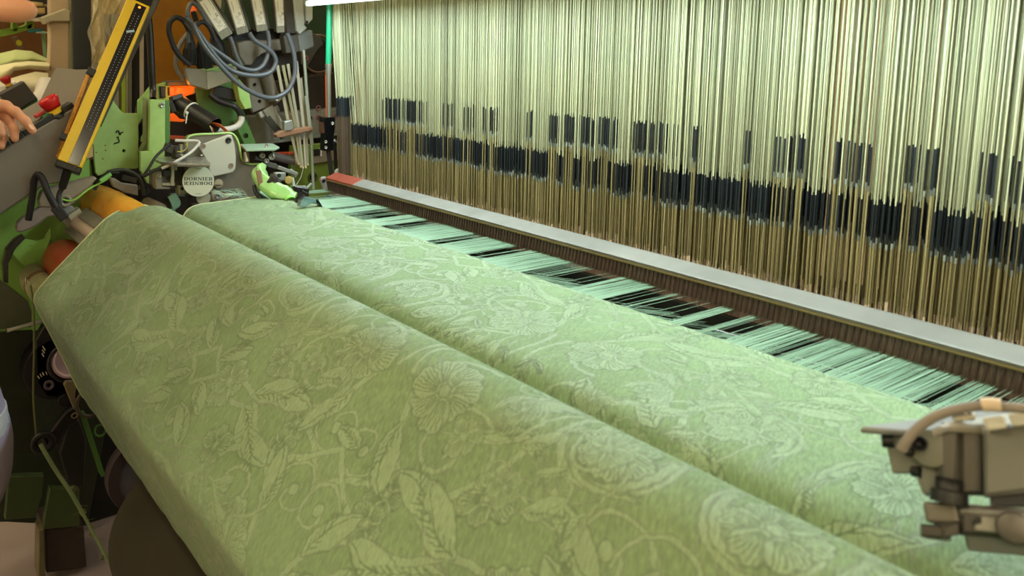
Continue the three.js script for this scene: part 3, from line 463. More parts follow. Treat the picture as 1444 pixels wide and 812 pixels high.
// ---------------------------------------------------------------- light curtain bar, arms, pipes
{
  const a = onX(196, 2, -1.90), b = onX(98, 231, -1.838), f = away(a.clone().lerp(b, 0.5)).add(V(-0.03, 0, 0.06)).normalize();
  const d = b.clone().sub(a).normalize(), sd = new THREE.Vector3().crossVectors(d, f).normalize(); // across
  const s = sd.dot(V(0, 0, 1)) > 0 ? sd.clone().negate() : sd; // towards the right in the picture
  const t = thing('light_curtain', 'yellow safety sensor bar with a dark dotted window leaning over the console', 'sensor', b);
  const W = 0.053, off = (p, k, h = 0) => p.clone().addScaledVector(s, k).addScaledVector(f, h);
  part(t, 'housing', slab(off(a, 0), off(b, 0), W, 0.03, f, 0.003), mat('#d9b40d', 0.35));
  part(t, 'window', slab(off(a, 0.0075, 0.0006).addScaledVector(d, 0.006), off(b, 0.0075, 0.0006).addScaledVector(d, -0.002), 0.0245, 0.003, f, 0.0008), mat('#15151d', 0.12));
  const dots = []; for (let i = 0; i < 44; i++) for (const k of [0.003, 0.012]) { const p = off(a, k, 0.0009).addScaledVector(d, 0.03 + i * 0.0066 + (k > 0.01 ? 0.0033 : 0)); dots.push(disc(p, f, 0.0009, 0.0004, 8)); }
  part(t, 'sensor_dots', dots, mat('#a9b3c4', 0.3)).userData.kind = 'stuff';
  part(t, 'status_lamp', disc(off(a, 0.006, 0.0012).addScaledVector(d, 0.013), f, 0.003, 0.001, 14), mat('#ff7a1a', 0.4, 0, { emissive: new THREE.Color(1, 0.3, 0.03), emissiveIntensity: 2 }));
  part(t, 'reflection_label', slab(off(a, 0.001, 0.0011).addScaledVector(d, 0.079), off(a, 0.016, 0.0011).addScaledVector(d, 0.070), 0.006, 0.0005, f, 0), mat('#9fc0d6', 0.3), 'pale blue sticker');
  part(t, 'end_cap', [slab(off(b, 0).addScaledVector(d, -0.001), off(b, 0).addScaledVector(d, 0.014), W + 0.001, 0.033, f, 0.002)], BLACK_METAL);
  part(t, 'end_cap', slab(off(a, 0).addScaledVector(d, -0.02), off(a, 0).addScaledVector(d, 0.001), W + 0.001, 0.033, f, 0.002), BLACK_METAL);
  const cb = b.clone().addScaledVector(d, 0.012).addScaledVector(f, -0.02);
  const c1 = onX(88, 264, -1.88);
  const gl = thing('cable_gland', 'ribbed black cable gland under the yellow sensor bar', 'cable', c1);
  const gv = c1.clone().sub(cb), gL = gv.length(), prof = []; for (let i = 0; i <= 16; i++) prof.push([gL * i / 16, i % 2 ? 0.0085 : 0.0105 - i * 0.0001]);
  part(gl, 'sleeve', turned(cb, c1, prof, 16), RUBBER);
  part(gl, 'cable', cableX([[88, 264, -1.88], [83, 275, -1.88], [84, 290, -1.87]], 0.0055), RUBBER);
  const arm = thing('dark_rail', 'dark grey flat rail standing behind the yellow sensor bar', 'rail', onX(150, 150, -2.0));
  part(arm, 'arm', slab(onX(214, -12, -2.02), onX(128, 172, -1.98), 0.05, 0.02, f), mat('#3d3b38', 0.5, 0.3));
  const rod = thing('copper_pipe', 'tarnished orange pipe with black clips left of the yellow sensor bar', 'pipe', onX(82, 220, -1.87));
  part(rod, 'pipe', cyl(onX(127, 99, -1.888), onX(82, 222, -1.868), 0.0062), mat('#b07a2c', 0.35, 0.5, worn));
  part(rod, 'clip', slab(onX(131, 96, -1.879), onX(126, 106, -1.878), 0.018, 0.017), BLACK);
  part(rod, 'clip', slab(onX(92, 188, -1.863), onX(88, 197, -1.861), 0.016, 0.016), BLACK);
  const st = thing('green_rail', 'narrow pale green rail between the orange pipe and the sensor bar', 'rail', onX(92, 218, -1.85));
  part(st, 'rail', slab(onX(144, 84, -1.885), onX(92, 218, -1.855), 0.008, 0.010, f), GREEN_LIGHT);
  part(st, 'back_strip', slab(onX(137, 88, -1.889), onX(87, 214, -1.862), 0.009, 0.007, f), DARK_STEEL);
  const loop = thing('black_loop_cable', 'thick black cable looping from the console to the fork bracket', 'cable', onX(85, 305, -1.84));
  part(loop, 'cable', cableX([[40, 310, -1.90], [46, 275, -1.89], [49, 252, -1.88], [54, 246, -1.87], [60, 252, -1.865], [66, 268, -1.855], [74, 284, -1.85], [82, 296, -1.845]], 0.0075, 60), RUBBER);
  part(loop, 'ferrule', slab(onX(78, 292, -1.84), onX(92, 309, -1.835), 0.022, 0.022, undefined, 0.003), RUBBER);
  single('upright_cable', cableX([[206, -20, -2.12], [209, 20, -2.12], [212, 60, -2.12], [214, 100, -2.12], [216, 128, -2.12], [216, 140, -2.10]], 0.0095), mat('#1d1c1b', 0.35), 'thick black cable running straight up beside the ochre cabinet', 'cable');
}
// ---------------------------------------------------------------- what stands behind on the left
{
  single('ochre_cabinet', plateX(-3.2, [[213, -60], [303, -60], [303, 125], [213, 130]], 0.5, 0.006), mat('#a06a08', 0.55, 0, worn), 'tall ochre cabinet far behind the black upright cable', 'cabinet');
  const bp = thing('beige_post', 'broad beige machine post with a bright side edge behind the console', 'post', onX(83, 150, -2.9));
  part(bp, 'body', plateX(-2.9, [[70, -30], [98, -30], [98, 112], [82, 130], [67, 140], [70, 60]], 0.04, 0.004), mat('#b7a184', 0.6));
  part(bp, 'edge_strip', plateX(-2.89, [[98, -30], [103, -30], [103, 105], [98, 112]], 0.1, 0.002), mat('#7d7a5e', 0.6));
  part(bp, 'cap', plateX(-2.88, [[58, 25], [92, 12], [99, 16], [99, 30], [74, 30], [64, 34]], 0.05, 0.003), mat('#b3aa90', 0.6));
  single('black_column', plateX(-2.6, [[102, -40], [129, -40], [130, 98], [103, 98]], 0.02, 0.004), mat('#24262a', 0.4), 'smooth black column rising behind the console', 'column');
  // crumpled clear film
  const o = [], nx = 34, ny = 60, pos = [], idx = [];
  for (let j = 0; j <= ny; j++) for (let i = 0; i <= nx; i++) { const u = i / nx, v = j / ny, px = lerp(127 + 3 * Math.sin(v * 9), 176, u), py = lerp(-20, 97, v); const p = onX(px, py, -2.5); p.x += 0.028 * (noise2(u * 7 + v * 2, v * 5, 41) - 0.5) * 2 + 0.014 * (noise2(u * 20, v * 9, 42) - 0.5) * 2 + 0.02 * Math.abs(((u * 5 + v * 1.5) % 1) - 0.5); pos.push(p.x, p.y, p.z); }
  for (let j = 0; j < ny; j++) for (let i = 0; i < nx; i++) { const a = j * (nx + 1) + i; idx.push(a, a + nx + 1, a + 1, a + 1, a + nx + 1, a + nx + 2); }
  const fg = new THREE.BufferGeometry(); fg.setAttribute('position', new THREE.Float32BufferAttribute(pos, 3)); fg.setIndex(idx); fg.computeVertexNormals();
  single('plastic_film', fg, new THREE.MeshPhysicalMaterial({ color: '#efe6c8', roughness: 0.08, transmission: 0.72, thickness: 0, side: THREE.DoubleSide }), 'crumpled clear plastic film hanging beside the black column', 'film');
  single('tan_board', plateX(-2.75, [[128, -40], [180, -40], [180, 140], [130, 130]], 0.03, 0.002), mat('#a8966a', 0.6), 'tan board standing behind the crumpled film', 'board');
  const hs = thing('striped_strips', 'upright lime and grey strips between the marked plate and the black cable', 'strip', onX(175, 165, -2.5));
  [[158, 168, '#8f8c7c'], [168.5, 171, '#4c4d33'], [171.5, 177, '#9cb52c'], [177.5, 181, '#8e8d74'], [181.5, 186, '#6d6a58'], [198, 203, '#b3a894']].forEach(([a, b, c]) => part(hs, 'strip', plateX(-2.5, [[a, 20], [b, 20], [b, 168], [a, 168]], 0.01, 0.001), mat(c, 0.6)));
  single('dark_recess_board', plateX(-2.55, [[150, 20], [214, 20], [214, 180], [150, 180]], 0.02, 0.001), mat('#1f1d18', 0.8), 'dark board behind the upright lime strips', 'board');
  // second loom far behind
  const f = thing('green_machine_beam', 'yellow green beam of another machine at the far left', 'beam', onX(25, 50, -3.3));
  part(f, 'beam', [plateX(-3.3, [[-40, 44], [0, 42], [30, 38], [46, 32], [46, 40], [20, 48], [0, 52], [-40, 54]], 0.1, 0.003), plateX(-3.3, [[18, 30], [25, 30], [25, 44], [18, 45]], 0.05, 0.002), plateX(-3.3, [[38, 30], [47, 29], [48, 40], [38, 42]], 0.05, 0.002)], mat('#93c23e', 0.5));
  single('teal_rod', cyl(onX(40, 44, -3.25), onX(60, 42, -3.25), 0.006), mat('#1e6f73', 0.5), 'short teal rod beside the far yellow green beam', 'rod');
  single('overhead_beam', [plateX(-3.2, [[-40, -30], [70, -30], [98, -10], [96, 12], [60, 24], [0, 28], [-40, 30]], 0.12, 0.004)], mat('#191612', 0.7), 'black overhead beam behind the pointing thumb', 'beam');
  const br = thing('brass_blocks', 'pair of tan blocks on a grey rod beyond the thumb', 'block', onX(55, 20, -3.0));
  part(br, 'block', plateX(-3.0, [[46, 2], [61, 4], [61, 9], [46, 8]], 0.06, 0.003), mat('#b49a62', 0.5));
  part(br, 'block', plateX(-3.0, [[49, 11], [64, 11], [64, 19], [50, 19]], 0.06, 0.003), mat('#b49a62', 0.5));
  part(br, 'rod', cyl(onX(60, 8, -3.02), onX(97, 10, -3.02), 0.005), mat('#8b8471', 0.5));
  single('brown_panel', plateX(-3.6, [[-60, 30], [72, 30], [72, 150], [-60, 160]], 0.05, 0.003), mat('#6a4418', 0.8), 'brown panel at the far left behind the draped cloth', 'panel');
  const yk = thing('yellow_knob', 'small yellow knob on the brown panel at the far left', 'knob', onX(27, 63, -3.5));
  part(yk, 'knob', disc(onX(26.5, 60, -3.4), face(1, 0.2, 0.3), 0.010, 0.02, 16), mat('#d5cf22', 0.4));
  part(yk, 'stem', slab(onX(20, 52, -3.45), onX(30, 70, -3.45), 0.02, 0.02), mat('#77624a', 0.6));
  const gr = thing('green_post', 'thin pale green post left of the beige post', 'post', onX(63, 85, -3.1));
  part(gr, 'post', slab(onX(61, 44, -3.1), onX(64, 86, -3.1), 0.012, 0.02), mat('#6b8a62', 0.6));
  part(gr, 'cross_bar', slab(onX(50, 46, -3.1), onX(72, 46, -2.93), 0.006, 0.02), mat('#6f7d70', 0.6));
  // draped pale cloth over a bar
  const drape = (list, x, bulge) => { const rows = [], n = 24, m = 14, p2 = [], ix = []; for (let j = 0; j <= m; j++) for (let i = 0; i <= n; i++) { const u = i / n, v = j / m, k = u * (list.length - 1), q = Math.min(list.length - 2, Math.floor(k)), e = k - q; const px = lerp(list[q][0], list[q + 1][0], e), y0 = lerp(list[q][1], list[q + 1][1], e), y1 = lerp(list[q][2], list[q + 1][2], e); const p = onX(px, lerp(y0, y1, v), x + bulge * Math.sin(v * Math.PI) + 0.012 * noise2(u * 6, v * 3, 51)); p2.push(p.x, p.y, p.z); }
    for (let j = 0; j < m; j++) for (let i = 0; i < n; i++) { const a = j * (n + 1) + i; ix.push(a, a + n + 1, a + 1, a + 1, a + n + 1, a + n + 2); }
    const g = new THREE.BufferGeometry(); g.setAttribute('position', new THREE.Float32BufferAttribute(p2, 3)); g.setIndex(ix); g.computeVertexNormals(); return g; };
  const dc = thing('draped_cloth', 'pale green and cream cloth draped in folds at the far left', 'cloth', onX(30, 140, -3.0));
  const cm = (c) => mat(c, 0.9, 0, { side: THREE.DoubleSide });
  part(dc, 'upper_fold', drape([[-30, 78, 112], [0, 75, 110], [22, 70, 98], [45, 72, 90], [70, 84, 92]], -3.0, 0.06), cm('#c3cf92'));
  part(dc, 'middle_fold', drape([[-30, 100, 130], [0, 92, 122], [20, 88, 100], [40, 86, 97], [70, 88, 100]], -2.93, 0.05), cm('#e6e0b6'));
  part(dc, 'lower_fold', drape([[-30, 120, 160], [0, 115, 150], [30, 106, 130], [50, 101, 140], [68, 103, 150]], -2.88, 0.05), cm('#d8cfae'));
  const db = thing('dark_box', 'dark grey box with a green side propped behind the console keys', 'box', onX(30, 155, -2.3));
  part(db, 'face', plateX(-2.35, [[0, 133], [34, 115], [53, 139], [25, 155], [14, 150]], 0.05, 0.002), mat('#35312f', 0.5));
  part(db, 'side', plateX(-2.37, [[25, 155], [53, 139], [54, 147], [46, 157], [32, 164]], 0.05, 0.002), mat('#3d5a24', 0.6));
  const wp = thing('white_duct', 'pale grey duct curving down beside the dark box', 'duct', onX(50, 170, -2.45));
  part(wp, 'duct', cableX([[70, 118, -2.5], [66, 135, -2.48], [56, 150, -2.45], [44, 160, -2.42], [20, 175, -2.40], [-10, 190, -2.40]], 0.035), mat('#cfc9c0', 0.5));
  const fs = thing('emergency_stop', 'small red stop button with a yellow collar at the left edge', 'button', onX(10, 122, -2.6));
  const fa = onX(13, 121, -2.6), fb = onX(7, 110, -2.6);
  part(fs, 'collar', cyl(fa, fa.clone().lerp(fb, 0.35), 0.009), mat('#c99a1a', 0.5));
  part(fs, 'button', turned(fa.clone().lerp(fb, 0.3), fb, [[0, 0], [0, 0.009], [0.012, 0.015], [0.02, 0.015], [0.022, 0.012], [0.023, 0]], 20), mat('#a51414', 0.3));
  part(fs, 'base', cyl(fa.clone().lerp(fb, -0.3), fa, 0.011), BLACK);
  const sp = thing('shelf_plate', 'white shelf strip at the left edge under the small stop button', 'shelf', onX(5, 130, -2.65));
  part(sp, 'strip', plateX(-2.65, [[-30, 140], [-30, 128], [10, 120], [22, 114], [24, 118], [10, 126], [0, 134]], 0.08, 0.002), mat('#d7d3cb', 0.5));
}
// ---------------------------------------------------------------- weft selector: boxes, cables, needles
{
  const lc = document.createElement('canvas'); lc.width = 96; lc.height = 320;
  const q = lc.getContext('2d'); q.fillStyle = '#ecebe4'; q.fillRect(0, 0, 96, 320); q.strokeStyle = '#b9b8ae'; q.strokeRect(2, 2, 92, 316);
  q.save(); q.translate(48, 160); q.rotate(Math.PI / 2); q.fillStyle = '#3a3a36'; q.font = 'bold 30px sans-serif'; q.fillText('CE', -2, -14); q.restore();
  q.fillStyle = '#77766d'; for (let i = 0; i < 7; i++) q.fillRect(20 + (i % 5) * 5, 196 + i * 14, 44 - (i % 3) * 8, 3); q.fillRect(22, 20, 3, 130); q.fillRect(30, 30, 2, 90); q.fillRect(80, 20, 3, 60); q.fillRect(80, 96, 3, 30); q.fillStyle = '#222'; q.fillRect(76, 300, 7, 7);
  const label = new THREE.CanvasTexture(lc); label.colorSpace = THREE.SRGBColorSpace;
  const labelMat = new THREE.MeshPhysicalMaterial({ map: label, roughness: 0.5 }), bm = mat('#a3a49b', 0.5, 0, worn), bd = mat('#3f3b36', 0.6);
  const L = [['first from the left, tilted most', [279, -14], [320.5, 52], 19, -2.10], ['second from the left', [324, -14], [342.7, 47.5], 17.5, -2.11], ['third from the left', [359, -14], [370, 44], 16.5, -2.12], ['fourth from the left, longest cable loop', [392.5, -14], [398, 46], 16, -2.13]];
  const actMat = bm;
  for (const [which, p0, p1, w, x] of L) {
    const a = onX(p0[0], p0[1], x), b = onX(p1[0], p1[1], x), f = away(b), m = a.distanceTo(b) / Math.hypot(p1[0] - p0[0], p1[1] - p0[1]);
    const t = thing('selector_box', 'grey labelled actuator box, ' + which, 'actuator', b, 'labelled actuator boxes');
    part(t, 'case', slab(a, b, w * m, 0.07, f, 0.002), bm);
    part(t, 'side_cover', slab(a.clone().addScaledVector(f, -0.012), b.clone().addScaledVector(f, -0.012).lerp(a, 0.03), w * m + 0.014, 0.07, f, 0.002), bd);
    const l0 = a.clone().lerp(b, 0.20), l1 = a.clone().lerp(b, 0.84), d = b.clone().sub(a).normalize(), r = new THREE.Vector3().crossVectors(d, f).normalize(), ff = new THREE.Vector3().crossVectors(r, d).normalize();
    const c = l0.clone().lerp(l1, 0.5).addScaledVector(ff, 0.0006), pg = new THREE.PlaneGeometry(w * m * 0.76, l0.distanceTo(l1)).applyMatrix4(new THREE.Matrix4().makeBasis(r.clone().negate().multiplyScalar(r.dot(V(0, 0, -1)) > 0 ? -1 : 1), d.clone().negate(), ff).setPosition(c));
    part(t, 'label', pg, labelMat, 'white printed label');
    part(t, 'cable_stub', slab(b.clone().lerp(a, 0.05).addScaledVector(f, -0.01).addScaledVector(r, -0.003), b.clone().addScaledVector(d, 0.008).addScaledVector(f, -0.01), 0.014, 0.014, f), BLACK);
  }
  const s1 = thing('selector_box', 'pale actuator box seen side on', 'actuator', onX(420, 47, -2.12), 'labelled actuator boxes');
  part(s1, 'case', plateX(-2.10, [[414, -12], [426, -12], [430, 34], [421, 47], [419, 44]], 0.03, 0.002), mat('#b2b8b2', 0.45));
  part(s1, 'dark_side', plateX(-2.11, [[402, -12], [414, -12], [419, 47], [405, 47]], 0.02, 0.001), bd);
  part(s1, 'clip', slab(onX(421, 46, -2.09), onX(431, 37, -2.09), 0.012, 0.01), mat('#9aa19c', 0.4));
  const s2 = thing('selector_box', 'bright actuator box lit by the strip lamp at the right end of the row', 'actuator', onX(436, 33, -2.12), 'labelled actuator boxes');
  part(s2, 'case', plateX(-2.12, [[430.5, -12], [441.5, -12], [441, 27], [434.5, 34], [431.5, 32]], 0.03, 0.002), mat('#c3ccc8', 0.4));
  part(s2, 'screw', bolt(onX(433, 31, -2.115), away(onX(433, 31, -2.115)), 0.004, 0.004), DARK_STEEL);
  // mounting frame with its arc
  const fr = thing('weft_selector', 'curved grey cast frame carrying the actuator boxes', 'frame', onX(380, 150, -2.14));
  part(fr, 'end_block', plateX(-2.095, [[421, 49.5], [424, 47], [438, 42], [441, 43], [443, 64], [442, 66.5], [426, 73], [424, 72]], 0.03, 0.003), mat('#8b9092', 0.55, 0.3, worn));
  part(fr, 'end_block_side', plateX(-2.11, [[400, 50], [421, 49.5], [425, 73], [404, 75]], 0.03, 0.002), mat('#4d4a44', 0.6));
  part(fr, 'arc', plateX(-2.14, [[334, 60], [345, 57], [360, 56], [378, 57], [400, 54], [416, 50], [420, 60], [406, 68], [396, 71], [382, 72], [370, 76], [362, 82], [356, 92], [346, 92], [338, 80]], 0.05, 0.003), mat('#7c7467', 0.6, 0.2, worn));
  part(fr, 'back', plateX(-2.19, [[322, 40], [420, 40], [424, 80], [400, 100], [350, 110], [330, 90]], 0.03, 0.002), mat('#2b2723', 0.7));
  part(fr, 'web', plateX(-2.15, [[350, 107], [360, 100], [376, 104], [392, 128], [398, 140], [386, 150], [370, 154], [357, 159], [353, 148]], 0.016, 0.002, [[359, 119.5, 0.0075], [366, 143, 0.0075]]), mat('#8e8579', 0.55, 0.2, worn));
  part(fr, 'web_back', plateX(-2.172, [[352, 110], [380, 110], [380, 150], [356, 156]], 0.004, 0), DARK);
  part(fr, 'cylinder', cyl(onX(374, 100, -2.135), onX(386, 141, -2.135), 0.018), mat('#7d776c', 0.45, 0.4));
  part(fr, 'neck', [slab(onX(377, 152, -2.12), onX(401, 190, -2.10), 0.034, 0.03, undefined, 0.004), slab(onX(366, 163, -2.13), onX(394, 152, -2.13), 0.02, 0.03, undefined, 0.004)], mat('#a09c92', 0.5, 0.3, worn));
  part(fr, 'dark_rib', slab(onX(377, 166, -2.11), onX(400, 194, -2.095), 0.02, 0.02), DARK_STEEL);
  part(fr, 'bolt', bolt(onX(391, 139, -2.10), away(onX(391, 139, -2.10)), 0.010, 0.008), STEEL);
  // needles
  const nd = thing('feeder_needles', 'fan of flat weft feeder needles threaded through a brown guide bar', 'needles', onX(425, 234, -2.04));
  [[[391, 92], [408, 180], [421, 231]], [[399, 92], [417, 180], [424, 235]], [[406, 90], [421, 180], [427, 236]], [[418, 86], [428, 178], [431, 236]], [[424, 110], [432, 176], [434, 232]], [[396, 120], [413, 182], [418, 229]]].forEach(([a, b, c], i) => {
    const A = onX(a[0], a[1], -2.06 - i * 0.004), B = onX(b[0], b[1], -2.05 - i * 0.004), C = onX(c[0], c[1], -2.04 - i * 0.003);
    const n = part(nd, 'needle', [slab(A, B, 0.0085, 0.004, undefined, 0.001), slab(B, C, 0.0065, 0.004, undefined, 0.001)], mat(['#a19a82', '#8f8a6a', '#9f9884', '#a8a08c', '#8e8a74', '#a6957c'][i], 0.45, 0.3));
    part(n, 'needle_eye', turned(C.clone().add(V(0, 0.003, 0)), C.clone().add(V(0, -0.004, 0)), [[0, 0.003], [0.004, 0.0042], [0.007, 0.002], [0.007, 0]], 10), mat('#c9b48a', 0.4, 0.3));
  });
  part(nd, 'long_needle', [slab(onX(428, 70, -2.06), onX(433, 136, -2.05), 0.009, 0.009, undefined, 0.004), slab(onX(432, 135, -2.05), onX(440, 205, -2.04), 0.011, 0.004), slab(onX(439.5, 205, -2.04), onX(442, 268, -2.03), 0.008, 0.004)], mat('#8c9282', 0.4, 0.3));
  part(nd, 'guide_bar', plateX(-2.03, [[389, 190], [396, 185], [415, 182], [440, 178.5], [442, 181], [441, 184], [428, 187], [412, 190], [398, 194], [391, 194]], 0.02, 0.002), mat('#8d674c', 0.5));
  part(nd, 'guide_holder', plateX(-2.025, [[401, 172], [412, 169], [415, 180], [411, 184], [402, 185]], 0.02, 0.002), ALU);
  part(nd, 'weft_thread', tube([onX(428, 236, -2.03), onX(424, 250, -2.0), onX(417, 262, -1.96)], 0.0005, 12, 5), mat('#cfdcc8', 0.6), 'fine pale thread');
  // cables
  const C2 = (name, label, pts, x, r, m) => single(name, cableX(pts.map(([a, b, dx]) => [a, b, x + (dx ?? 0)]), r, pts.length * 8), m, label, 'cable', 'grey sensor cables of the selector');
  C2('sensor_cable', 'short grey cable dropping behind from the first labelled box', [[324, 52], [328, 62], [333, 78], [340, 92], [346, 104]], -2.09, 0.0062, CABLE_GREY);
  C2('sensor_cable', 'grey cable looping right and back from the second labelled box', [[351, 46], [358, 56], [375, 67], [386, 77], [389, 88], [382, 101], [368, 106], [350, 106], [328, 100], [312, 88], [297, 70], [280, 45], [270, 32], [262, 24]], -2.065, 0.0066, CABLE_GREY);
  C2('sensor_cable', 'grey cable hanging straight down then curling left from the third labelled box', [[377, 43], [379.5, 58], [378, 76], [371, 92], [359, 99], [342, 96], [321, 83], [299, 67], [286, 56], [272, 42], [262, 30]], -2.075, 0.0064, CABLE_GREY);
  C2('sensor_cable', 'long grey cable sagging lowest from the fourth labelled box', [[405, 47], [411, 63], [415.5, 82], [415.5, 106], [407, 126], [395, 135], [382, 138], [364, 134], [343, 123], [326, 109], [310, 92], [297, 77], [286, 62], [277, 45], [272, 32]], -2.045, 0.0064, CABLE_GREY);
  C2('loop_cable', 'wide black cable loop before the ochre cabinet', [[268, 92], [256, 82], [247, 70], [241, 55], [238, 43], [240, 31], [248, 24.5], [257, 28], [264, 38], [270, 56]], -2.10, 0.0070, RUBBER);
  C2('loop_cable', 'tall narrow grey cable arch above the black connectors', [[267, 60], [265.5, 36], [265, 15], [270, 4.5], [278, 8], [287, 22], [295, 36], [300, 50]], -2.10, 0.0062, CABLE_GREY);
  C2('loop_cable', 'dim grey cable running down left of the black connectors', [[268, 44], [258, 56], [250, 72], [248, 92], [252, 103], [260, 112]], -2.14, 0.006, mat('#6e6a62', 0.5));
  C2('loop_cable', 'short dark cable bending into the tallest black connector', [[276, 38], [280, 33], [286, 31], [293, 36], [300, 48], [304, 58]], -2.09, 0.0062, RUBBER);
  // connectors in their box
  const cb = thing('connector_box', 'beige junction box with green rim holding black connectors', 'box', onX(292, 126, -2.12));
  part(cb, 'left_face', plateX(-2.115, [[260, 95], [291, 98], [292, 127], [268, 119], [264, 110]], 0.02, 0.002), mat('#8a806b', 0.6, 0, worn));
  part(cb, 'right_face', plateX(-2.12, [[291, 98], [320, 91], [333, 89], [335, 112], [315, 119], [292, 127]], 0.02, 0.002), mat('#b2a992', 0.55, 0, worn));
  part(cb, 'rim', slab(onX(290, 97, -2.125), onX(334, 88.5, -2.125), 0.02, 0.005, UPV), GREEN_LIGHT);
  part(cb, 'lid', plate([onX(260, 95, -2.125), onX(291, 98, -2.115), onX(334, 89, -2.12), onX(330, 89, -2.20), onX(268, 90, -2.2)].map((p) => p.setY(onX(291, 98, -2.115).y)), UPV, 0.004, 0.0005), GREEN);
  const conn = (a, b, r, label) => { const A = onX(a[0], a[1], -2.13), B = onX(b[0], b[1], -2.13), L = A.distanceTo(B), t = thing('cable_connector', label, 'connector', B, 'black ribbed connectors');
    part(t, 'collar', turned(B, A, [[0, 0], [0, r], [L * 0.55, r], [L * 0.58, r * 0.85], [L * 0.75, r * 0.75], [L * 0.95, r * 0.4], [L, 0]], 24), RUBBER);
    const rib = []; for (let i = 0; i < 14; i++) { const a2 = i / 14 * Math.PI * 2, d = A.clone().sub(B).normalize(), u = new THREE.Vector3().crossVectors(d, V(0.3, 0.1, 1)).normalize(), w = new THREE.Vector3().crossVectors(d, u), o = u.multiplyScalar(Math.cos(a2) * r).addScaledVector(w, Math.sin(a2) * r); rib.push(cyl(B.clone().add(o).addScaledVector(d, L * 0.05), B.clone().add(o).addScaledVector(d, L * 0.5), 0.0016, 0.0016, 6)); }
    part(t, 'grip_rib', rib, BLACK).userData.kind = 'stuff'; };
  conn([268, 50], [268, 92], 0.018, 'black ribbed connector at the left of the junction box');
  conn([284, 52], [289, 96], 0.021, 'black ribbed connector at the middle front of the junction box');
  conn([301, 42], [312, 90], 0.021, 'black ribbed connector at the right rear of the junction box');
  const st = thing('signal_tower', 'small orange and yellow signal lamp behind the first labelled box', 'lamp', onX(290, 24, -2.4));
  part(st, 'orange_lens', cyl(onX(279, -12, -2.4), onX(285, 12, -2.4), 0.017), mat('#d8480f', 0.3, 0, { emissive: new THREE.Color(1, 0.12, 0.01), emissiveIntensity: 0.25 }));
  part(st, 'yellow_lens', cyl(onX(285, 12, -2.4), onX(291, 24, -2.4), 0.013), mat('#e8c21a', 0.3, 0, { emissive: new THREE.Color(1, 0.7, 0.05), emissiveIntensity: 0.3 }));
  part(st, 'left_lens', cyl(onX(268, 8, -2.42), onX(272, 18, -2.42), 0.012), mat('#e0661a', 0.3, 0, { emissive: new THREE.Color(1, 0.25, 0.03), emissiveIntensity: 0.25 }));
  part(st, 'relay', slab(onX(272, 16, -2.35), onX(277, 30, -2.35), 0.016, 0.01), BLACK);
}
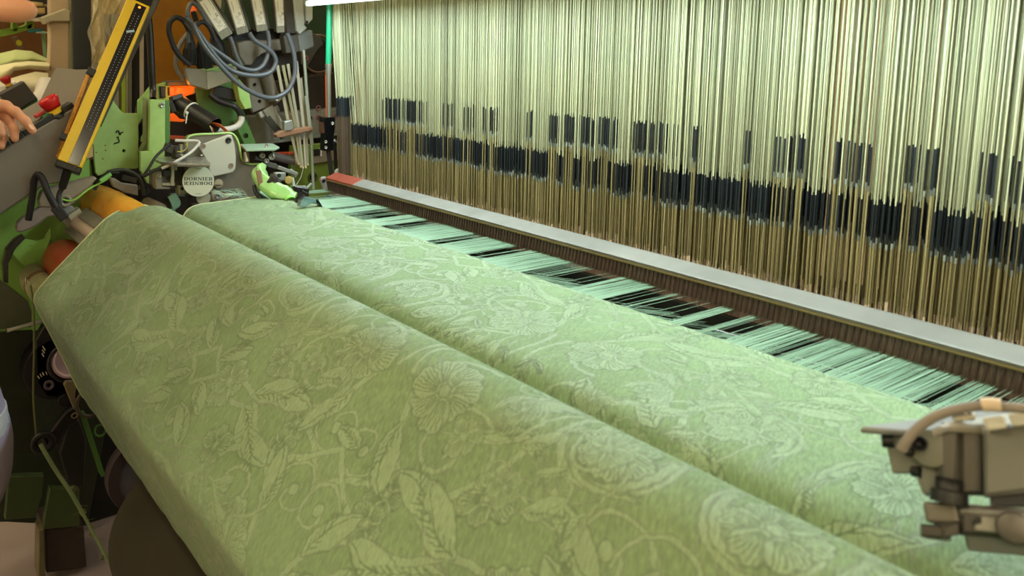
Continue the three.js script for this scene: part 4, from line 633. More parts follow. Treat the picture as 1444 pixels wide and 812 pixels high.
// ---------------------------------------------------------------- warning lamp, hose, green bracket
{
  const glow = (k) => mat('#e8480a', 0.3, 0, { emissive: new THREE.Color(1, 0.20, 0.01), emissiveIntensity: k });
  const w = thing('warning_lamp', 'glowing orange warning lamp above the black hose', 'lamp', onX(255, 138, -2.22));
  part(w, 'lens', [plateX(-2.20, [[234, 121], [248, 121], [247, 136], [234, 137]], 0.03, 0.004)], glow(0.2));
  part(w, 'bright_lens', plateX(-2.195, [[248, 122], [270, 121], [276, 123], [274, 132], [262, 136], [246, 134]], 0.03, 0.005), glow(0.5));
  part(w, 'cap', plateX(-2.19, [[236, 115], [264, 114], [266, 121], [235, 121]], 0.05, 0.002), mat('#4c463e', 0.5));
  part(w, 'base', plateX(-2.19, [[226, 122], [234, 122], [234, 138], [227, 138]], 0.04, 0.002), BLACK);
  const wl = new THREE.PointLight(new THREE.Color(1, 0.3, 0.04), 0.012); wl.name = 'warning_lamp_light'; wl.position.copy(onX(258, 128, -2.155)); wl.castShadow = true; scene.add(wl);
  const w2 = thing('warning_lamp', 'second orange lamp peeping out below the black hose', 'lamp', onX(250, 172, -2.21));
  part(w2, 'lens', plateX(-2.20, [[239, 162], [246, 160], [254, 168], [262, 169], [258, 172], [239, 171]], 0.02, 0.002), glow(0.35));
  single('orange_tab', plateX(-2.12, [[239, 191], [260, 192], [259, 197], [243, 197], [239, 194]], 0.01, 0.001), mat('#c4501c', 0.5), 'flat orange tab above the grey temple wires', 'tab');
  const h = thing('corrugated_hose', 'fat black hose with a white cable tie and orange wires coming out', 'hose', onX(290, 185, -2.08));
  const A = onX(247, 142, -2.14), B = onX(303, 178, -2.02), L = A.distanceTo(B);
  part(h, 'hose', turned(A, B, [[0, 0.014], [0.01, 0.020], [0.02, 0.023], [L * 0.5, 0.024], [L * 0.8, 0.0245], [L, 0.0245], [L, 0.0215], [L * 0.7, 0.021], [L * 0.5, 0]], 36), mat('#1f1c1b', 0.42));
  const tp = A.clone().lerp(B, 0.40), d = B.clone().sub(A).normalize();
  part(h, 'cable_tie', turned(tp, tp.clone().addScaledVector(d, 0.004), [[0, 0.0235], [0, 0.0255], [0.004, 0.0255], [0.004, 0.0235]], 36), mat('#d9dccd', 0.4));
  part(h, 'tie_head', slab(onX(262, 158, -2.05), onX(266, 160, -2.05), 0.007, 0.006), mat('#d9dccd', 0.4));
  part(h, 'tie_tail', slab(onX(264, 160, -2.05), onX(262, 174, -2.05), 0.003, 0.001), mat('#d9dccd', 0.4));
  for (const pts of [[[298, 174, -2.03], [312, 180, -2.01], [322, 189, -2.0], [334, 200, -1.99], [343, 210, -1.98], [346, 216, -1.97]], [[296, 173, -2.03], [310, 176, -2.01], [320, 184, -2.0], [325, 190, -2.0]], [[294, 176, -2.03], [299, 181, -2.02], [300, 188, -2.02]]]) part(h, 'wire', cableX(pts, 0.0022), mat('#a8521a', 0.5), 'orange wire');
  part(h, 'pale_wire', cableX([[295, 177, -2.025], [298, 182, -2.02], [301, 188, -2.02]], 0.002), mat('#b9c98d', 0.5));
  part(h, 'clamp', [slab(onX(240, 143, -2.10), onX(246, 158, -2.10), 0.012, 0.03), slab(onX(243, 139, -2.11), onX(258, 134, -2.11), 0.012, 0.03)], mat('#3a3733', 0.5));
  const g = thing('selector_bracket', 'dark green folded bracket carrying the selector above the temple', 'bracket', onX(330, 195, -2.18));
  part(g, 'back_plate', plateX(-2.20, [[276, 122], [300, 112], [336, 106], [342, 150], [352, 178], [362, 205], [340, 208], [316, 206], [296, 186], [280, 150]], 0.012, 0.001, [[346, 191, 0.009]]), GREEN_DARK);
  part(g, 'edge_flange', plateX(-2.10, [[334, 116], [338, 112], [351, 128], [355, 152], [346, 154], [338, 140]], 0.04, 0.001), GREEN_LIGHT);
  part(g, 'lower_arm', plateX(-2.16, [[330, 172], [344, 166], [352, 180], [362, 204], [346, 206]], 0.02, 0.001, [[346.5, 191.5, 0.009]]), GREEN_DARK);
  single('black_lead', cableX([[296, 133, -2.12], [306, 141, -2.11], [318, 146, -2.10], [330, 150, -2.09], [337, 157, -2.09], [340, 166, -2.09]], 0.0085), mat('#1d1a1c', 0.4), 'thick black lead drooping before the dark green bracket', 'cable');
  single('dark_plug', [slab(onX(300, 128, -2.14), onX(336, 136, -2.13), 0.035, 0.03, undefined, 0.006)], mat('#1e1a16', 0.6), 'dark plug block under the beige junction box', 'plug');
  single('white_elbow', cableX([[341, 164, -2.08], [340, 171, -2.08], [334, 178, -2.08], [322, 182, -2.08], [306, 183, -2.08]], 0.0085), mat('#c3beb4', 0.4), 'pale grey hose elbow right of the black hose end', 'hose');
}
// ---------------------------------------------------------------- rear of the left end: beam, wall, disc, rods
{
  const t = thing('rear_beam', 'long grey aluminium beam with round holes behind the needles', 'beam', onX(420, 200, -2.24));
  part(t, 'beam', plateX(-2.24, [[352, 165], [402, 160], [432, 157], [489, 152], [489, 166], [489, 184], [430, 197], [352, 202]], 0.06, 0.002, [[437.8, 167, 0.007], [449.5, 165.6, 0.007], [474.7, 163.7, 0.007]]), mat('#9ba09b', 0.5, 0.35, worn));
  part(t, 'ledge', slab(onX(352, 203, -2.22), onX(488, 186, -2.22), 0.03, 0.006, UPV), mat('#777c78', 0.5, 0.4));
  part(t, 'hole_back', plateX(-2.302, [[430, 158], [482, 156], [482, 174], [430, 176]], 0.004, 0), DARK);
  for (const [a, b] of [[437.8, 167], [449.5, 165.6], [474.7, 163.7], [449, 152.6]]) part(t, 'bush_ring', new THREE.TorusGeometry(0.0072, 0.002, 8, 20).rotateY(Math.PI / 2).translate(...onX(a, b, -2.238).toArray()), mat('#8d5a5e', 0.5));
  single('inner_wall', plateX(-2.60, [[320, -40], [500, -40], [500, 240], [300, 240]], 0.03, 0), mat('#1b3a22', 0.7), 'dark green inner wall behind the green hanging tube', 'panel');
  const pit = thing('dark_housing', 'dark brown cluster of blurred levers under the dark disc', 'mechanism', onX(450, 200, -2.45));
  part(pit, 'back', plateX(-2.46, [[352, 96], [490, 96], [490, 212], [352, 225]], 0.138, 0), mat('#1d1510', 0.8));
  for (let i = 0; i < 22; i++) { const a = rr(428, 488), b = rr(100, 150); part(pit, 'lever', slab(onX(a, b, -2.42 + rr(0, 0.05)), onX(a + rr(-12, 12), b + rr(6, 24), -2.42 + rr(0, 0.05)), rr(0.006, 0.016), 0.012), mat(['#4a3524', '#5b4a35', '#39291c', '#6a5740'][i % 4], 0.6)); }
  const dk = thing('dark_disc', 'big dark grey disc with a pink holed lug beside the green tube', 'disc', onX(440, 100, -2.33));
  part(dk, 'plate', plateX(-2.33, [[428, 50], [441, 46], [452, 52], [456, 62], [448, 70], [440, 84], [432, 96], [428, 90]], 0.02, 0.002), mat('#4a4e4c', 0.55));
  part(dk, 'disc', disc(onX(446, 78, -2.36), NX, 0.058, 0.03, 40), mat('#151515', 0.6));
  part(dk, 'ring', new THREE.TorusGeometry(0.060, 0.004, 8, 48).rotateY(Math.PI / 2).translate(...onX(449, 76, -2.345).toArray()), mat('#6d5544', 0.5));
  part(dk, 'lug', new THREE.TorusGeometry(0.006, 0.0025, 8, 20).rotateY(Math.PI / 2).translate(...onX(432, 82, -2.30).toArray()), mat('#a06068', 0.5));
  const gw = thing('green_web', 'olive green web plate with a ringed hole behind the rapier head', 'plate', onX(450, 265, -2.16));
  part(gw, 'plate', plateX(-2.16, [[412, 206], [440, 204], [500, 198], [502, 285], [408, 285]], 0.02, 0.001), mat('#7b9a3c', 0.6, 0, worn));
  part(gw, 'hole', disc(onX(441, 250, -2.158), NX, 0.010, 0.004, 24), BLACK_METAL);
  part(gw, 'ring', new THREE.TorusGeometry(0.0145, 0.002, 8, 28).rotateY(Math.PI / 2).translate(...onX(441, 250, -2.158).toArray()), mat('#3f4a26', 0.5));
  const lb = thing('window_block', 'beige block with two dark windows right of the needle tips', 'block', onX(460, 228, -2.15));
  part(lb, 'body', plateX(-2.15, [[441, 213], [487, 207], [487, 224], [441, 231]], 0.03, 0.001), mat('#8d8471', 0.55, 0.2));
  part(lb, 'window', plateX(-2.147, [[443, 211], [452, 210], [452, 219], [443, 220]], 0.01, 0.001), BLACK);
  part(lb, 'post', [plateX(-2.146, [[452, 209], [454, 209], [454, 220], [452, 220]], 0.01, 0), plateX(-2.146, [[481, 212], [483, 212], [483, 220], [481, 220]], 0.01, 0)], WHITE);
  single('grey_cylinder', cyl(onX(386, 220, -2.14), onX(418, 228, -2.08), 0.012), mat('#6a7076', 0.4, 0.4), 'dark grey cylinder left of the needle tips', 'cylinder');
  single('red_strip', plateX(-2.15, [[386, 215], [414, 214], [416, 218], [386, 218]], 0.01, 0.001), mat('#b34020', 0.5), 'thin red strip above the dark grey cylinder', 'strip');
  // green tube on its rod
  const gt = thing('supply_tube', 'green tube on a steel rod hanging at the left edge of the harness', 'tube', onX(463, 265, -1.95));
  part(gt, 'tube', tube(X3([[464.5, -15, -1.95], [464.5, 10, -1.95], [464, 50, -1.95], [463, 92, -1.95]]), 0.0078, 24, 14), mat('#1d9468', 0.3, 0));
  const ra = onX(463, 91, -1.95), rb = onX(464, 168, -1.95), rl = ra.distanceTo(rb);
  part(gt, 'rod', turned(ra, rb, [[-0.002, 0.0085], [0.008, 0.009], [0.010, 0.0075], [0.016, 0.009], [0.020, 0.007], [0.024, 0.0085], [0.028, 0.0066], [rl, 0.0062], [rl, 0]], 20), mat('#a7aaa0', 0.3, 0.8));
  part(gt, 'orange_edge', slab(onX(459.3, 100, -1.955), onX(460.3, 165, -1.955), 0.003, 0.003), mat('#c9501c', 0.5), 'thin orange edge');
  part(gt, 'clamp_block', plateX(-1.94, [[457, 166], [473, 165], [473, 180], [471, 194], [472, 212], [458, 213], [459, 190]], 0.03, 0.002), BLACK_METAL);
  part(gt, 'clamp_plate', plateX(-1.945, [[456, 166], [462, 166], [462, 188], [457, 188]], 0.03, 0.001), mat('#5a3f31', 0.5));
  for (const [a, b] of [[469, 174], [459.5, 200], [459.5, 208]]) part(gt, 'bolt', bolt(onX(a, b, -1.938), away(onX(a, b, -1.938)), 0.0045, 0.004), STEEL);
  part(gt, 'foot_bar', [slab(onX(463, 212, -1.95), onX(468, 250, -1.95), 0.013, 0.008), slab(onX(472, 196, -1.96), onX(474, 245, -1.96), 0.010, 0.008)], mat('#2c2825', 0.45, 0.4));
  const hb = thing('linkage_bracket', 'dark upright bracket with linkage at the left end of the harness', 'bracket', onX(490, 250, -1.93));
  part(hb, 'upright', [slab(onX(485, 205, -1.935), onX(487, 252, -1.935), 0.012, 0.01), slab(onX(494.5, 205, -1.925), onX(495.5, 252, -1.925), 0.008, 0.01)], BLACK_METAL);
  part(hb, 'side_post', slab(onX(489.5, 150, -1.95), onX(490, 206, -1.95), 0.013, 0.01), mat('#5f4d40', 0.5, 0.2));
  part(hb, 'link', slab(onX(471, 198, -1.94), onX(486, 206, -1.935), 0.006, 0.008), ALU);
  part(hb, 'pivot', [bolt(onX(486, 204, -1.925), away(onX(486, 204, -1.925)), 0.007, 0.006), bolt(onX(488, 212, -1.925), away(onX(488, 212, -1.925)), 0.006, 0.005)], BLACK);
  part(hb, 'yellow_mark', slab(onX(497, 208, -1.91), onX(512, 208.5, -1.90), 0.002, 0.002), mat('#cdb638', 0.5));
  part(hb, 'cap', [disc(onX(477, 243, -1.93), away(onX(477, 243, -1.93)), 0.011, 0.02, 20), slab(onX(484, 238, -1.93), onX(484, 252, -1.93), 0.012, 0.012)], mat('#8d918c', 0.45, 0.4));
  const eb = thing('eye_lever', 'small grey lever with a dark eye at the reed end', 'lever', onX(457, 268, -1.86));
  part(eb, 'lever', plateX(-1.86, [[452, 254], [454, 250], [459, 249], [462, 252], [461, 259], [462, 267], [456, 268], [455, 262]], 0.008, 0.001), mat('#b9bdb8', 0.35, 0.5));
  part(eb, 'eye', disc(onX(457, 255, -1.857), NX, 0.0055, 0.004, 20), BLACK);
  part(eb, 'red_dot', disc(onX(452.5, 252.5, -1.857), NX, 0.002, 0.003, 12), mat('#d2521e', 0.4));
  single('joining_block', [slab(onX(461, 262, -1.84), onX(476, 258, -1.765), 0.025, 0.02), slab(onX(464, 250, -1.85), onX(474, 252, -1.83), 0.012, 0.02)], mat('#4b3a2e', 0.5, 0.2), 'brown block joining the eye lever to the reed end', 'block');
}
// ---------------------------------------------------------------- left temple with the round maker's plate
{
  const t = thing('temple_casting', 'grey cast temple base with light green edge at the left selvedge', 'casting', onX(320, 282, -1.90));
  part(t, 'base_plate', plateX(-1.955, [[262, 200], [264, 193], [270, 190], [327, 188], [333, 194], [338, 210], [341, 224], [346, 230], [357, 231], [366, 236], [366, 278], [300, 285], [285, 270], [266, 235]], 0.02, 0.003), mat('#948c7e', 0.55, 0.25, worn));
  part(t, 'green_edge', tube(X3([[263, 205, -1.95], [265, 194, -1.95], [272, 190.5, -1.95], [300, 189, -1.95], [327, 188.5, -1.95], [334, 196, -1.95], [339, 214, -1.95], [342, 226, -1.95], [350, 231, -1.95], [366, 231, -1.95]]), 0.003, 90, 8), GREEN_LIGHT);
  part(t, 'screw', [turned(onX(308, 259, -1.95), onX(308, 259, -1.93), [[0, 0.012], [0.018, 0.012], [0.02, 0.010], [0.02, 0]], 24)], mat('#a69c84', 0.5, 0.2));
  part(t, 'screw_slot', slab(onX(303, 261, -1.928), onX(314, 261, -1.928), 0.002, 0.002), DARK);
  const c = thing('cover_plate', 'pale grey five sided cover plate with three bolt holes above the round plate', 'plate', onX(315, 248, -1.925));
  part(c, 'plate', plateX(-1.925, [[280, 206], [300, 198], [323, 190], [327, 190.5], [331, 204], [333, 222], [332.5, 238], [329, 243], [316, 246], [302, 249], [297, 244], [290, 224]], 0.010, 0.002), mat('#b9b7a6', 0.55, 0.1));
  part(c, 'bolt', bolt(onX(321.8, 197.8, -1.925), NX, 0.0078, 0.003), BLACK);
  for (const [a, b] of [[286.5, 206.3], [325.7, 233.7]]) { part(c, 'screw_recess', disc(onX(a, b, -1.924), NX, 0.0060, 0.003, 24), mat('#7c6656', 0.6)); part(c, 'screw_rim', new THREE.TorusGeometry(0.0062, 0.001, 6, 24).rotateY(Math.PI / 2).translate(...onX(a, b, -1.924).toArray()), mat('#8e8779', 0.5)); }
  // round plate with lettering
  const dc = document.createElement('canvas'); dc.width = dc.height = 256; const q = dc.getContext('2d');
  q.fillStyle = '#cfd3c1'; q.fillRect(0, 0, 256, 256); q.fillStyle = '#0b0d0b'; q.textAlign = 'center'; q.textBaseline = 'alphabetic';
  const word = (rot) => { q.save(); q.translate(128, 128); q.rotate(rot); q.scale(1.28, 1); q.font = 'bold 38px serif'; q.fillText('DORNIER', 0, -5); q.restore(); };
  word(0); word(Math.PI);
  q.fillStyle = '#6d7068'; q.fillRect(106, 24, 44, 4); q.fillRect(106, 231, 44, 4);
  const dt = new THREE.CanvasTexture(dc); dt.colorSpace = THREE.SRGBColorSpace;
  const p = onX(279.6, 255.3, -1.83), n = away(p).add(V(0.02, -0.04, 0.05)).normalize(), R = 21.8 * p.distanceTo(EYE) / FOCAL / 1.03;
  const m = thing('temple_cylinder', 'round pale maker plate with the black name repeated upside down on the temple end', 'disc', p);
  part(m, 'cylinder', turned(p.clone().addScaledVector(n, -0.045), p.clone().addScaledVector(n, -0.001), [[0, 0], [0, R * 0.98], [0.040, R * 0.98], [0.0435, R * 0.93], [0.0435, 0]], 48), mat('#8e897c', 0.5, 0.3));
  const fg = new THREE.CircleGeometry(R, 64), X = new THREE.Vector3().crossVectors(UPV, n).normalize(), Y = new THREE.Vector3().crossVectors(n, X), roll = -0.035;
  const X2 = X.clone().multiplyScalar(Math.cos(roll)).addScaledVector(Y, Math.sin(roll)), Y2 = new THREE.Vector3().crossVectors(n, X2);
  part(m, 'name_plate', merge([fg.applyMatrix4(new THREE.Matrix4().makeBasis(X2, Y2, n).setPosition(p))]), new THREE.MeshPhysicalMaterial({ map: dt, roughness: 0.45 }), 'pale round plate reading DORNIER');
  part(m, 'plate_rim', turned(p.clone().addScaledVector(n, -0.0035), p, [[0, R * 0.9], [0, R], [0.003, R * 1.003], [0.0034, R * 0.985]], 48), mat('#b9bda9', 0.5));
  const s = thing('selvedge_temple', 'grey temple head block with top shoe and small levers left of the round plate', 'block', onX(240, 266, -1.88));
  part(s, 'shoe', plate([[217, 222], [224, 220.5], [262, 221], [287, 221], [297, 229], [296, 232], [250, 231.5], [226, 228], [219, 225]].map(([a, b]) => onY(a, b, onX(250, 226, -1.87).y)), UPV, 0.006, 0.001), mat('#a9a79f', 0.35, 0.6, worn));
  part(s, 'shoe_edge', slab(onX(249, 231, -1.845), onX(297, 231.5, -1.845), 0.006, 0.02), mat('#d9dcd2', 0.35, 0.2));
  part(s, 'body', plateX(-1.89, [[219, 243], [229, 240], [246, 230], [262, 234], [262, 262], [242, 266], [238, 267.5], [222, 266], [219, 262]], 0.05, 0.003), mat('#6c675c', 0.5, 0.3, worn));
  part(s, 'inner_block', plateX(-1.88, [[219.5, 244], [229, 242], [229, 262], [240, 264], [240, 267], [221, 267]], 0.03, 0.002), GREY);
  part(s, 'cross_piece', plateX(-1.875, [[228, 258], [247, 258], [247, 262], [229, 262]], 0.02, 0.001), mat('#b4ae9d', 0.5, 0.3));
  part(s, 'upright', [plateX(-1.868, [[242, 232], [246, 232], [246, 262], [242, 262]], 0.01, 0.001), plateX(-1.866, [[247, 231], [250.5, 231], [250, 240], [247, 240]], 0.01, 0.001)], mat('#b9bba9', 0.5));
  part(s, 'dark_core', plateX(-1.87, [[230, 240], [241, 240], [241, 249], [231, 249]], 0.02, 0.001), BLACK);
  part(s, 'bolt', bolt(onX(224, 248, -1.875), away(onX(224, 248, -1.875)), 0.006, 0.008), STEEL);
  part(s, 'foot_block', plateX(-1.875, [[252, 262], [264, 262], [266, 273], [253, 274]], 0.03, 0.002), mat('#9aa08b', 0.5, 0.2));
  part(s, 'foot_hole', disc(onX(257, 266, -1.873), NX, 0.004, 0.004, 16), BLACK);
  part(s, 'top_block', [slab(onX(247, 214, -1.90), onX(263, 213, -1.90), 0.03, 0.03), slab(onX(236, 208, -1.905), onX(246, 212, -1.905), 0.02, 0.03)], mat('#494740', 0.5, 0.3));
  part(s, 'spring_pin', cyl(onX(255, 203, -1.885), onX(255, 216, -1.885), 0.005), CHROME);
  part(s, 'yellow_wire', cableX([[263, 200, -1.89], [264, 206, -1.88], [260, 212, -1.88], [250, 214, -1.88]], 0.0012), mat('#b9b04c', 0.5));
  for (const [a, b] of [[256, 219], [284, 219.5]]) part(s, 'shoe_screw', bolt(onX(a, b, -1.865), UPV, 0.005, 0.003), CHROME);
  single('white_wire', cableX([[247, 198, -1.885], [262, 198.5, -1.88], [278, 199, -1.875], [281, 201, -1.87], [276, 208, -1.865], [270, 214, -1.86], [258, 222, -1.85], [240, 232, -1.85], [228, 237.5, -1.855]], 0.0036), mat('#c3c1b8', 0.4), 'pale grey wire bent back over the temple shoe', 'wire');
  single('black_wire', cableX([[240, 203, -1.90], [230, 211, -1.89], [219, 222, -1.88], [210, 237, -1.875], [203, 248, -1.875], [210, 245, -1.87], [222, 239, -1.865], [234, 238, -1.86]], 0.0034, 90), RUBBER, 'black wire bent in a sharp v at the green upright', 'wire');
  const l = thing('temple_lever', 'beige curved lever with a steel bolt under the round plate', 'lever', onX(312, 285, -1.84));
  part(l, 'lever', plateX(-1.84, [[298, 271], [303, 268], [311, 270], [318, 274], [328, 273], [328, 276], [320, 280], [306, 285], [300, 282]], 0.008, 0.002), mat('#a39d88', 0.5, 0.2));
  part(l, 'bolt', bolt(onX(307.5, 277, -1.84), away(onX(307.5, 277, -1.84)), 0.0075, 0.007), mat('#9aa0a8', 0.3, 0.7));
  part(l, 'ring', disc(onX(287, 279, -1.85), away(onX(287, 279, -1.85)), 0.017, 0.006, 32), mat('#a9a78f', 0.5));
  single('beige_hub', turned(onX(207, 287, -1.93), onX(207, 287, -1.93).add(V(0.11, 0, 0)), [[0, 0], [0, 0.012], [0.006, 0.016], [0.10, 0.017], [0.11, 0]], 28), mat('#746a58', 0.7), 'dull beige hub low between the orange roller and the temple', 'hub');
  const fz = []; for (let i = 0; i < 34; i++) { const x0 = rr(310, 352), a = onY(x0, rr(272, 280), 0.957), b = onY(x0 - rr(8, 30), rr(266, 280), 0.962); fz.push(tube([a, a.clone().lerp(b, 0.5).add(V(0, rr(0, 0.01), 0)), b], 0.0003, 6, 4)); }
  single('selvedge_fringe', fz, mat('#b9e0c8', 0.7), 'wispy pale green yarn ends along the left selvedge', 'fringe', null, 'stuff');
  const rag = []; for (let i = 0; i < 5; i++) rag.push(tube(X3([[238 + i * 2, 277 - i, -1.86], [243 + i * 2.5, 288, -1.85], [246 - i * 3, 300, -1.85]]), 0.0035, 12, 6));
  single('green_rags', rag, mat('#5f8069', 0.9), 'green yarn waste hanging below the temple head', 'yarn', null, 'stuff');
}
// ---------------------------------------------------------------- rapier head on the selvedge
{
  const t = thing('rapier_head', 'rapier head wrapped in green tape with a chrome gripper lying on the selvedge', 'gripper', onY(400, 290, 0.953));
  const path = [[371, 233, -1.79], [366, 241, -1.78], [368, 252, -1.77], [376, 263, -1.755], [387, 271, -1.74], [398, 276, -1.725], [408, 280, -1.71], [416, 283, -1.70]], rad = [0.008, 0.016, 0.020, 0.024, 0.026, 0.026, 0.022, 0.018];
  const cur = new THREE.CatmullRomCurve3(X3(path), false, 'centripetal'), N = 60, M = 22, pos = [], idx = [];
  for (let i = 0; i <= N; i++) { const u = i / N, p = cur.getPoint(u), d = cur.getTangent(u), s = new THREE.Vector3().crossVectors(d, UPV).normalize(), w = new THREE.Vector3().crossVectors(s, d), k = u * 7, j = Math.min(6, Math.floor(k)), r = lerp(rad[j], rad[j + 1], k - j);
    for (let a = 0; a < M; a++) { const q = a / M * Math.PI * 2, c = 1 + 0.22 * (noise2(u * 9, Math.cos(q) * 2 + 5, 61) - 0.5) + 0.1 * Math.cos(4 * q); const v = p.clone().addScaledVector(s, Math.cos(q) * r * c).addScaledVector(w, Math.sin(q) * r * c); v.y = Math.max(v.y, 0.9545); pos.push(v.x, v.y, v.z); } }
  for (let i = 0; i < N; i++) for (let a = 0; a < M; a++) { const b = i * M + a, c = i * M + (a + 1) % M; idx.push(b, b + M, c, c, b + M, c + M); }
  for (const [row, p, fl] of [[0, cur.getPoint(0), 1], [N, cur.getPoint(1), 0]]) { const k = pos.length / 3; pos.push(p.x, p.y, p.z); for (let a = 0; a < M; a++) { const b = row * M + a, c = row * M + (a + 1) % M; fl ? idx.push(k, b, c) : idx.push(k, c, b); } }
  const g = new THREE.BufferGeometry(); g.setAttribute('position', new THREE.Float32BufferAttribute(pos, 3)); g.setIndex(idx); g.computeVertexNormals();
  part(t, 'taped_body', g, mat('#8cb76a', 0.28, 0, { clearcoat: 0.4, side: THREE.DoubleSide }));
  part(t, 'tape_scuff', [slab(onX(364, 240, -1.755), onX(368, 262, -1.745), 0.012, 0.004)], mat('#7a5c44', 0.7), 'brown worn patch');
  part(t, 'tail_opening', turned(onX(408, 280, -1.69), onX(411, 286, -1.675), [[0, 0.012], [0.012, 0.015], [0.012, 0.011], [0.004, 0.009], [0.004, 0]], 20), mat('#86c85e', 0.3, 0, { side: THREE.DoubleSide }));
  part(t, 'opening_plug', slab(onX(405, 283, -1.675), onX(410, 289, -1.67), 0.008, 0.008), mat('#8d8370', 0.5));
  part(t, 'clamp', [slab(onX(380, 252, -1.735), onX(390, 260, -1.73), 0.022, 0.02, undefined, 0.003), slab(onX(386, 259, -1.73), onX(397, 255, -1.73), 0.012, 0.018, undefined, 0.003)], mat('#2f2421', 0.5, 0.3));
  part(t, 'clamp_cap', slab(onX(384, 250, -1.74), onX(392, 256, -1.74), 0.014, 0.02), mat('#3a2c28', 0.5, 0.3));
  part(t, 'bracket', [slab(onX(388, 249, -1.77), onX(404, 249, -1.77), 0.022, 0.016, undefined, 0.004), slab(onX(392, 236, -1.80), onX(420, 246, -1.79), 0.010, 0.02), slab(onX(408, 240, -1.80), onX(419, 248, -1.79), 0.012, 0.02)], mat('#7d7f76', 0.4, 0.5));
  part(t, 'bracket_hole', disc(onX(393.5, 247.5, -1.757), away(onX(393.5, 247.5, -1.757)), 0.005, 0.004, 18), DARK);
  part(t, 'brass_bush', disc(onX(407, 254, -1.76), away(onX(407, 254, -1.76)), 0.010, 0.01, 20), mat('#9d8c52', 0.4, 0.4));
  part(t, 'post', slab(onX(412, 250, -1.775), onX(415, 264, -1.765), 0.008, 0.008), mat('#9aa096', 0.4, 0.4));
  part(t, 'finger', slab(onX(430, 268, -1.76), onX(440, 258, -1.79), 0.006, 0.006), mat('#8d938c', 0.4, 0.4));
  part(t, 'finger', slab(onX(412, 264, -1.76), onX(432, 264, -1.76), 0.008, 0.006), mat('#8d938c', 0.4, 0.4));
  part(t, 'dark_jaw', [slab(onX(414, 268, -1.70), onX(436, 271, -1.69), 0.02, 0.022, undefined, 0.003), slab(onX(418, 276, -1.66), onX(428, 284, -1.62), 0.026, 0.02, undefined, 0.003), slab(onX(424, 272, -1.69), onX(434, 277, -1.68), 0.016, 0.02)], mat('#17181c', 0.2, 0.5));
  part(t, 'chrome_jaw', plate([[424, 282], [430, 277], [449, 281], [455, 294], [448, 288], [439, 287], [431, 293], [422, 291]].map(([a, b]) => onX(a, b, -1.575)), NX, 0.014, 0.002), mat('#9fb4bd', 0.12, 0.95));
  part(t, 'jaw_tip', slab(onX(447, 281, -1.572), onX(454.5, 293, -1.565), 0.004, 0.012), mat('#15181b', 0.2, 0.6));
  part(t, 'blue_guide', slab(onX(366, 270, -1.74), onX(386, 284, -1.72), 0.005, 0.012), mat('#8fb7c0', 0.3, 0.3));
  part(t, 'lower_band', cableX([[358, 262, -1.77], [362, 273, -1.755], [374, 284, -1.74], [390, 290, -1.72], [408, 291, -1.70]], 0.005), BLACK);
  const b = thing('guide_table', 'pale green flat guide plate with bolts behind the rapier head', 'plate', onX(370, 215, -1.95));
  part(b, 'plate', plate([[338, 203], [385, 202], [394, 207], [388, 210], [347, 211]].map(([a, c]) => onY(a, c, onX(365, 206, -1.95).y)), UPV, 0.005, 0.001), mat('#8fa890', 0.4));
  part(b, 'leg', slab(onX(384, 210, -1.93), onX(386, 224, -1.93), 0.006, 0.01), mat('#5f9a7c', 0.4));
  for (const [x, y, r] of [[376.5, 205, 0.006], [370, 219, 0.008], [376, 227, 0.007], [383, 221, 0.009]]) part(b, 'bolt', [bolt(onX(x, y, -1.925), away(onX(x, y, -1.925)), r, 0.008)], STEEL);
  part(b, 'nut_bar', [slab(onX(360, 222, -1.935), onX(376, 226, -1.93), 0.012, 0.02), slab(onX(372, 230, -1.925), onX(390, 235, -1.915), 0.014, 0.02)], mat('#4a4c47', 0.45, 0.4));
  const p = thing('proximity_sensor', 'small steel cylinder plug at the end of the orange wire', 'sensor', onX(347, 230, -1.93));
  part(p, 'barrel', cyl(onX(347, 215, -1.94), onX(348, 229, -1.93), 0.0075), mat('#a8a08c', 0.35, 0.6));
  part(p, 'nut', turned(onX(347.3, 222, -1.935), onX(347.6, 225, -1.935), [[0, 0.0088], [0.006, 0.0088], [0.006, 0.007]], 6), mat('#8a8370', 0.35, 0.6));
}
